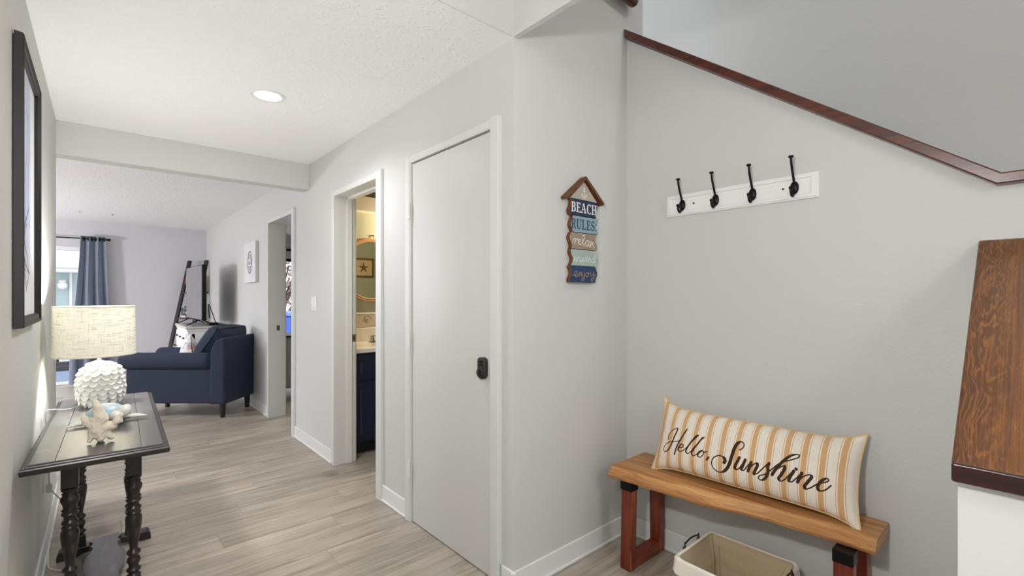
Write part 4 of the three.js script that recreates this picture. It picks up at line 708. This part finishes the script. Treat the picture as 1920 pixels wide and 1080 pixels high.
// ------------------------------------------------------------------ coat rack with four hooks
{
  const t = thing('coat_rack', 'white wooden coat rack board with four black double hooks', 'coat rack', [XB, 1.711, -0.922], -Math.PI / 2);   // local x = along +z, local z = out of the wall
  const w = 0.33, h = 0.052;
  const b = extrude([[-w, -h], [w, -h], [w, h], [-w, h]], 0.006, 0.004); mesh('back_board', uvm(b), M.white, t);
  const fr = new THREE.Shape([[-w + 0.006, -h + 0.006], [w - 0.006, -h + 0.006], [w - 0.006, h - 0.006], [-w + 0.006, h - 0.006]].map(([x, y]) => new THREE.Vector2(x, y)));
  fr.holes.push(new THREE.Path([[-w + 0.026, -h + 0.02], [-w + 0.026, h - 0.02], [w - 0.026, h - 0.02], [w - 0.026, -h + 0.02]].map(([x, y]) => new THREE.Vector2(x, y))));
  const fg = new THREE.ExtrudeGeometry(fr, { depth: 0.004, bevelEnabled: true, bevelThickness: 0.003, bevelSize: 0.003, bevelOffset: -0.003, bevelSegments: 2 }); fg.translate(0, 0, 0.008); mesh('moulding', uvm(fg), M.white, t);
  const hook = (() => {
    const plate = new THREE.SphereGeometry(1, 20, 12).scale(0.0165, 0.027, 0.008).translate(0, -0.004, 0.013);
    const up = tube([[0, 0.01, 0.014], [0, 0.03, 0.022], [0, 0.06, 0.036], [0, 0.09, 0.048], [0, 0.112, 0.052]], 0.0046, 30, 10);
    const tip = lathe([[0.001, 0.006], [0.009, 0.005], [0.0105, 0.001], [0.008, -0.003], [0.004, -0.005]], 16).translate(0, 0.114, 0.052);
    const low = tube([[0, -0.008, 0.018], [0, -0.03, 0.024], [0, -0.04, 0.036], [0, -0.03, 0.05], [0, -0.012, 0.054]], 0.0052, 30, 10);
    const tip2 = new THREE.SphereGeometry(0.0075, 14, 10).translate(0, -0.01, 0.054);
    return merge([plate, up, tip, low, tip2]);
  })();
  for (const z of [-0.245, -0.081, 0.082, 0.245]) { const m = mesh('hook', hook, M.blackMetal, t); m.position.x = z; m.position.z = 0; m.position.y = 0.002; }
  for (const z of [-0.188, 0.202]) mesh('screw', new THREE.CylinderGeometry(0.0045, 0.0045, 0.002, 14).rotateX(Math.PI / 2).translate(z, 0, 0.0105), std({ color: '#54504a', metalness: 0.8, roughness: 0.4 }), t);
  t.userData.label = 'white wooden coat rack board with four black double hooks';
}

// ------------------------------------------------------------------ live-edge bench with U legs
const honey = tex(1024, 256, (u, v) => {
  const warp = fbm(u * 3, v * 3, 3, 3, 3) * 0.5, g = fbm(u * 3 + warp, v * 26 + warp * 4, 4, 3, 26), f = fbm(u * 12, v * 140, 2, 12, 140), big = smooth(0.5, 0.72, fbm(u * 2.0 + 5, v * 6 + 1, 3, 2, 6));
  let c = mix3([150, 96, 50], [214, 162, 102], clamp(g * 1.25 - 0.1)); c = mix3(c, [118, 70, 36], big * 0.45 * smooth(0.35, 0.6, g));
  const ring = Math.pow(1 - Math.abs(2 * ((g * 5) % 1) - 1), 8); c = mix3(c, [112, 66, 32], ring * 0.3);
  return c.map((q) => q + (f - 0.5) * 30);
}, 1.1, 0.36);
const redWood = tex(512, 256, (u, v) => { const g = fbm(u * 4 + fbm(u * 5, v * 5, 2, 5, 5), v * 30, 4, 4, 30), q = fbm(u * 2, v * 3 + 2, 3, 2, 3); return mix3(mix3([84, 24, 14], [138, 58, 30], g), [184, 108, 56], smooth(0.46, 0.62, q) * 0.8); }, 0.6, 0.3);
{
  const t = thing('bench', 'live-edge honey wood bench with reddish U-shaped legs against the wall', 'bench', [0, 0, 0]);
  const n = 48, za = -1.372, zb = -0.372, pos = [], idx = [], uv = [];
  const sec = (f) => {
    const z = lerp(za, zb, f), w = 0.006 * Math.sin(f * 9 + 1) + 0.005 * Math.sin(f * 23) + 0.003 * Math.sin(f * 57), fx = lerp(1.838, 1.955, smooth(0, 1, f)) * 1 + w * 0.6, bxm = fx - 0.032 - 0.005 * Math.sin(f * 14 + 2), back = 2.118;
    return [[back, 0.408], [back, 0.456], [back - 0.004, 0.46], [fx + 0.004, 0.46], [fx - 0.002, 0.457], [lerp(fx, bxm, 0.45) - 0.002, 0.44], [bxm, 0.424], [bxm + 0.002, 0.413], [bxm + 0.012, 0.408]].map(([x, y]) => [x, y, z]);
  };
  const K = 9; for (let i = 0; i <= n; i++) for (const p of sec(i / n)) pos.push(...p);
  for (let i = 0; i < n; i++) for (let k = 0; k < K; k++) { const a = i * K + k, b = i * K + (k + 1) % K; idx.push(a, a + K, b, b, a + K, b + K); }
  for (const [base, fl] of [[0, 0], [n * K, 1]]) for (let k = 1; k < K - 1; k++) fl ? idx.push(base, base + k + 1, base + k) : idx.push(base, base + k, base + k + 1);
  const g = new THREE.BufferGeometry(); g.setAttribute('position', new THREE.Float32BufferAttribute(pos, 3)); g.setIndex(idx); const h = g.toNonIndexed(); h.computeVertexNormals();
  mesh('seat', uvm(h, 'z'), std({ map: honey, roughness: 0.42, side: THREE.DoubleSide }), t);
  const rw = std({ map: redWood, roughness: 0.32 });
  for (const [z, xf, xb] of [[-1.285, 1.845, 2.095], [-0.452, 1.89, 2.095]]) {
    const u = mesh('leg_frame', [beam([xf + 0.012, 0.4, z], [xf, 0.0, z], 0.058, 0.046, [1, 0, 0]), beam([xb - 0.006, 0.4, z], [xb, 0.0, z], 0.058, 0.046, [1, 0, 0]), beam([xf + 0.02, 0.028, z], [xb - 0.02, 0.028, z], 0.056, 0.056)], rw, t);
    for (const x of [xf + 0.011, xb - 0.006]) mesh('bracket', bx(x - 0.0275, x + 0.0275, 0.366, 0.409, z - 0.0305, z + 0.0305, 0.002), M.blackMetal, u);
  }
}

// ------------------------------------------------------------------ striped lumbar pillow
{
  const U = V(0.03, 0.0, 0.808).normalize(), Vv = V(0.36, 0.93, 0).addScaledVector(U, -V(0.36, 0.93, 0).dot(U)).normalize(), N = U.clone().cross(Vv);
  const W = 0.785, H = 0.292;
  const P = (s) => s.split(' ').map((q) => q.split(',').map(Number));
  const strokes = [   // lettering in thousandths of the face, with [thin, thick] pen
    ['69,556 69,474 95,388 119,359 107,500 94,624 77,714 56,748 44,717 52,646 84,582 123,562 155,520', 5, 9], ['178,348 154,491 133,633 124,752', 6, 9],
    ['142,643 169,621 172,583 159,583 147,626 146,677 160,688 181,651 210,549 244,424 252,395 242,406 219,501 198,613 193,673 204,693 219,659 242,560 276,436 285,407 277,417 257,510 234,622 227,676 236,704 254,676 271,617 286,597 269,639 262,686 273,701 290,663 297,610 292,622 312,597', 5, 9], ['322,671 314,713', 8, 10],
    ['476,471 490,430 492,381 478,354 462,383 449,465 442,565 435,665 423,755 400,824 375,839 351,804 341,733 350,658 374,614 399,617 410,659 406,689', 6, 17],
    ['479,572 469,646 461,719 469,742 485,705 508,580 499,670 493,721 503,729 518,672 537,594 532,658 526,722', 6, 14],
    ['528,700 550,614 565,591 568,616 557,704 555,738 567,725 588,658 609,580 619,554 614,604 618,641 615,709 603,770 587,795 576,779 581,743 603,709 625,650 667,521 718,439 743,393 745,366 729,366 704,408 675,503 651,609 637,689', 6, 14],
    ['641,667 668,572 687,542 690,566 677,659 667,717 675,741 690,717 718,609 729,574 715,662 711,710 721,717 741,659 763,576 757,624 748,700', 6, 14], ['737,543 739,547', 13, 13],
    ['751,679 778,598 797,575 804,590 789,669 777,734 782,756 799,733 831,656 863,611 872,586 868,568 854,585 838,638 830,701 837,734 857,715 882,639', 6, 14]];
  const print = canvasTex(2048, 768, (c, w, h) => {
    c.fillStyle = '#f3eadd'; c.fillRect(0, 0, w, h);
    const n = 13, step = w / (n + 0.15);
    for (let i = 0; i < n; i++) { const x = step * (i + 0.42); c.fillStyle = '#d8ac7a'; c.fillRect(x - step * 0.15, 0, step * 0.3, h); c.fillStyle = '#dfab78'; c.fillRect(x - step * 0.26, 0, step * 0.04, h); c.fillRect(x + step * 0.22, 0, step * 0.04, h); }
    for (let i = 0; i < 5000; i++) { c.fillStyle = rnd() < 0.5 ? 'rgba(255,255,255,0.05)' : 'rgba(120,90,60,0.05)'; rnd() < 0.5 ? c.fillRect(rnd() * w, rnd() * h, 60, 2) : c.fillRect(rnd() * w, rnd() * h, 2, 60); }
    c.fillStyle = '#38230f';
    for (const [s, thin, thick] of strokes) {
      const pts = new THREE.CatmullRomCurve3(P(s).map(([x, y]) => V((x + 26) / 1000 * w, y / 1000 * h, 0)), false, 'centripetal').getSpacedPoints(P(s).length * 26);
      for (let i = 0; i < pts.length; i++) { const a = pts[Math.max(0, i - 1)], b = pts[Math.min(pts.length - 1, i + 1)], dn = (b.y - a.y) / (Math.hypot(b.x - a.x, b.y - a.y) || 1); const r = lerp(thin, thick, smooth(0.2, 0.95, dn)) * 1.02; c.beginPath(); c.arc(pts[i].x, pts[i].y, r, 0, 7); c.fill(); }
    }
  });
  const face = (sg) => (u, v) => {
    const x = u * 2 - 1, y = v * 2 - 1, ax = Math.abs(x), ay = Math.abs(y), k = Math.pow(Math.max(0, (1 - Math.pow(ax, 5)) * (1 - Math.pow(ay, 2.4))), 0.55);
    const ear = Math.pow(ax, 10) * Math.pow(ay, 4), pin = 1 - 0.055 * Math.pow(ax, 3) * (1 - y * y) * 0.5, pv = 1 - 0.09 * (1 - Math.pow(ax, 6)) * Math.pow(ay, 3);
    const wr = 0.004 * Math.sin(y * 16 + x * 5) * Math.pow(ax, 6) * (1 - ay);
    return [x * W / 2 * pin * (1 + 0.02 * ear), y * H / 2 * pv * (1 + 0.16 * ear) + (y > 0 ? 0.016 * Math.pow(Math.max(0, -x), 14) * y : 0), sg * (0.002 + k * (sg > 0 ? 0.072 : 0.045) + wr)];
  };
  const t = thing('lumbar_pillow', 'long cream and tan striped pillow with brown script lettering on the bench', 'pillow', [2.018, 0.608, -0.826]);
  const gF = patch(face(1), 120, 48), gB = patch(face(-1), 60, 24, true);
  const front = mesh('cover', gF, phy({ map: print, roughness: 0.92, bumpMap: fineWeave, bumpScale: 0.0004 }), t);
  mesh('back_cover', gB, phy({ color: '#e6dccb', roughness: 0.95 }), t);
  const edge = []; for (let i = 0; i < 160; i++) { const q = i / 160 * 4, s = q % 1, k = q | 0; const [u, v] = k === 0 ? [s, 0] : k === 1 ? [1, s] : k === 2 ? [1 - s, 1] : [0, 1 - s]; const p = face(1)(u, v); edge.push([p[0], p[1], 0]); }
  mesh('piping', tube(edge, 0.0042, 400, 8, true), std({ color: '#e2c08c', roughness: 0.9 }), t);
  t.quaternion.setFromRotationMatrix(new THREE.Matrix4().makeBasis(U, Vv, N));
}

// ------------------------------------------------------------------ wire basket with cloth liner under the bench
{
  const t = thing('wire_basket', 'dark wire basket with a cream cloth liner under the bench', 'basket', [1.862, 0, -0.8]);
  const top = 0.235, hx = 0.155, hz = 0.172, bxm = 0.125, bzm = 0.135;
  const wire = std({ color: '#3b2a1d', roughness: 0.5, metalness: 0.5 });
  const rect = (y, x, z, r = 0.03) => { const p = []; for (let k = 0; k < 4; k++) { const sx = [1, -1, -1, 1][k], sz = [1, 1, -1, -1][k]; for (let i = 0; i <= 4; i++) { const a = (k * 90 + i * 22.5) * Math.PI / 180; p.push([sx * (x - r) + Math.cos(a) * r, y, sz * (z - r) + Math.sin(a) * r]); } } return p; };
  const at = (f) => [lerp(bxm, hx, f), lerp(bzm, hz, f)];
  const hoops = [0.006, 0.05, 0.1, 0.15].map((y) => tube(rect(y, ...at(y / top)), 0.0022, 90, 6, true));
  const ribs = []; for (const s of [-1, 1]) { for (const k of [-0.7, -0.35, 0, 0.35, 0.7]) { ribs.push(bar([bxm * k, 0.004, s * bzm], [hx * k, top - 0.03, s * (hz - 0.002)], 0.0018, 6), bar([s * bxm, 0.004, bzm * k], [s * (hx - 0.002), top - 0.03, hz * k], 0.0018, 6)); } }
  const floorW = [-0.7, -0.35, 0, 0.35, 0.7].map((k) => bar([bxm * k, 0.004, -bzm], [bxm * k, 0.004, bzm], 0.0018, 6));
  mesh('wire_frame', [...hoops, ...ribs, ...floorW], wire, t);
  const lin = tex(256, 256, (u, v) => { const n = fbm(u * 90, v * 90, 2, 90, 90), m = fbm(u * 5, v * 5, 3, 5, 5); return mix3([172, 152, 120], [206, 190, 160], n * 0.5 + m * 0.5); });
  lin.repeat.set(4, 2);
  const rim = (u) => { const r = rect(0, 1, 1, 0.18), q = u * r.length, i = Math.floor(q) % r.length, f = q % 1, a = r[i], b = r[(i + 1) % r.length]; return [lerp(a[0], b[0], f), lerp(a[2], b[2], f)]; };
  const inner = patch((u, v) => { const [a, b] = rim(u), f = 1 - v, [x, z] = at(f), w = 1 - Math.sin(v * 3.1) * (0.05 + 0.05 * Math.pow(Math.abs(Math.sin(u * 22 + v * 1.5)), 3) + 0.03 * Math.sin(u * 57 + v * 4)) - 0.03 * Math.sin(u * 19 + v * 5) * v; return [a * (x - 0.006) * w, lerp(0.012, top + 0.003 * Math.sin(u * 25), f), b * (z - 0.006) * w]; }, 96, 14);
  const bottom = patch((u, v) => [lerp(-0.115, 0.115, u), 0.014 + 0.004 * Math.sin(u * 9 + v * 6), lerp(-0.125, 0.125, v)], 10, 10, true);
  const liner = mesh('liner', [inner, bottom], std({ map: lin, roughness: 0.95, side: THREE.DoubleSide }), t);
  const cuff = patch((u, v) => { const [a, b] = rim(u), q = v < 0.2 ? v / 0.2 : 1, k = v < 0.2 ? 0 : (v - 0.2) / 0.8, o = 0.008 + 0.003 * Math.sin(u * 38) * k + 0.004 * k; return [a * (lerp(hx - 0.006, hx + o, q)), top + 0.004 * Math.sin(q * 3.14) + 0.003 * Math.sin(u * 25) * (1 - k) - k * (0.056 + 0.004 * Math.sin(u * 31)), b * (lerp(hz - 0.006, hz + o, q))]; }, 120, 14);
  mesh('cuff', cuff, std({ color: '#f0e9dd', roughness: 0.95, side: THREE.DoubleSide }), liner);
  for (const s of [-1, 1]) {
    const z = s * (hz + 0.008), loops = [tube([[-0.055, top + 0.014, z], [-0.02, top + 0.02, z * 1.01], [0.02, top + 0.02, z * 1.01], [0.055, top + 0.014, z]], 0.0032, 24, 7)];
    for (const x of [-0.058, 0.058]) { const o = new THREE.TorusGeometry(0.011, 0.0026, 7, 18); o.rotateY(0.5); o.translate(x, top + 0.008, z); loops.push(o, bar([x - 0.008, top - 0.028, z + s * 0.002], [x - 0.008, top + 0.006, z + s * 0.002], 0.0024, 6), bar([x + 0.008, top - 0.028, z + s * 0.002], [x + 0.008, top + 0.006, z + s * 0.002], 0.0024, 6)); }
    mesh('handle', loops, wire, t);
  }
}

// ------------------------------------------------------------------ stair woodwork
const mahog = tex(512, 256, (u, v) => { const g = fbm(u * 3 + fbm(u * 3, v * 3, 2, 3, 3), v * 34, 4, 3, 34), f = fbm(u * 10, v * 120, 2, 10, 120); return mix3([50, 16, 9], [104, 44, 20], clamp(g * 1.2 - 0.1)).map((q) => q + (f - 0.5) * 12); }, 0.9, 0.3);
{
  const m = phy({ map: mahog, roughness: 0.35, clearcoat: 0.7, clearcoatRoughness: 0.2 });
  const t = thing('stair_rail_cap', 'dark mahogany rail cap on the sloped stair wall above the coat rack', 'rail');
  const s = [[1.49, 2.651], [0.104, 1.618], [-1.6, 1.618], [-1.6, 1.654], [0.092, 1.654], [1.49, 2.697]];
  const g = extrude(s, XBB - XB + 0.05, 0.005, 4); g.rotateY(Math.PI / 2); g.translate(XB - 0.028, 0, 0); mesh('cap', uvm(g, 'z'), m, t);
  mesh('end_nail', [new THREE.SphereGeometry(0.0025, 8, 6).translate(XB - 0.0335, 2.662, -1.468)], M.chrome, t);
  const h = thing('stair_handrail', 'end of a dark wooden handrail at the top of the stair wall', 'handrail');
  const cp = new THREE.CapsuleGeometry(0.03, 0.9, 8, 18); cp.rotateZ(Math.PI / 2); cp.rotateZ(-0.06); cp.translate(1.68, 2.865, ZA + 0.042); mesh('rail', cp, m, h);
  for (const x of [1.55, 1.95]) mesh('bracket', [bar([x, 2.865, ZA], [x, 2.865, ZA + 0.06], 0.008)], M.blackMetal, h);
}
{
  // wide figured oak cap on the half wall: slope runs up towards the bench wall
  const cap = tex(1024, 512, (u, v) => {
    const edge = smooth(0.34, 0.1, v), wx = fbm(u * 5, v * 6, 4, 5, 6), n = fbm(u * 4 + wx * 1.2, v * 9 + wx * 2.6, 4, 4, 9);
    const burl = Math.pow(0.5 + 0.5 * Math.sin(n * 58 + wx * 10), 2), straight = fbm(u * 5, v * 150, 3, 5, 150), fleck = Math.pow(vnoise(u * 90, v * 200, 90, 200), 9);
    let c = mix3([72, 37, 9], [140, 90, 36], clamp(lerp(straight * 0.95 + 0.05, burl * 0.65 + straight * 0.4, edge) + (wx - 0.5) * 0.3));
    c = mix3(c, [60, 28, 10], smooth(0.6, 0.8, n) * 0.35); return mix3(c, [176, 140, 96], fleck * 0.5);
  }, 0.9, 0.36);
  const t = thing('half_wall_cap', 'wide sloped brown oak cap on the white half wall at right', 'wall cap');
  const m = phy({ map: cap, roughness: 0.45, clearcoat: 0.4, clearcoatRoughness: 0.12 });
  const L = Math.hypot(HW.x1 - HW.x0, HW.y1 - HW.y0), W = HW.z1 - HW.z0, a = Math.atan2(HW.y1 - HW.y0, HW.x1 - HW.x0);
  const g = new RoundedBoxGeometry(L, 0.04, W, 3, 0.006); uvm(g, 'x', [0.13, 0.178]); g.translate(L / 2, -0.02, 0); g.rotateZ(a); g.translate(HW.x0, HW.y0, (HW.z0 + HW.z1) / 2);
  mesh('board', g, m, t);
  const f = new RoundedBoxGeometry(0.016, 0.044, W, 3, 0.006); uvm(f, 'z'); f.translate(HW.x0 + 0.006, HW.y0 - 0.02, (HW.z0 + HW.z1) / 2); mesh('nosing', f, phy({ map: mahog, color: '#a06a58', roughness: 0.35, clearcoat: 0.7, clearcoatRoughness: 0.2 }), t);
}

renderer.render(scene, camera);
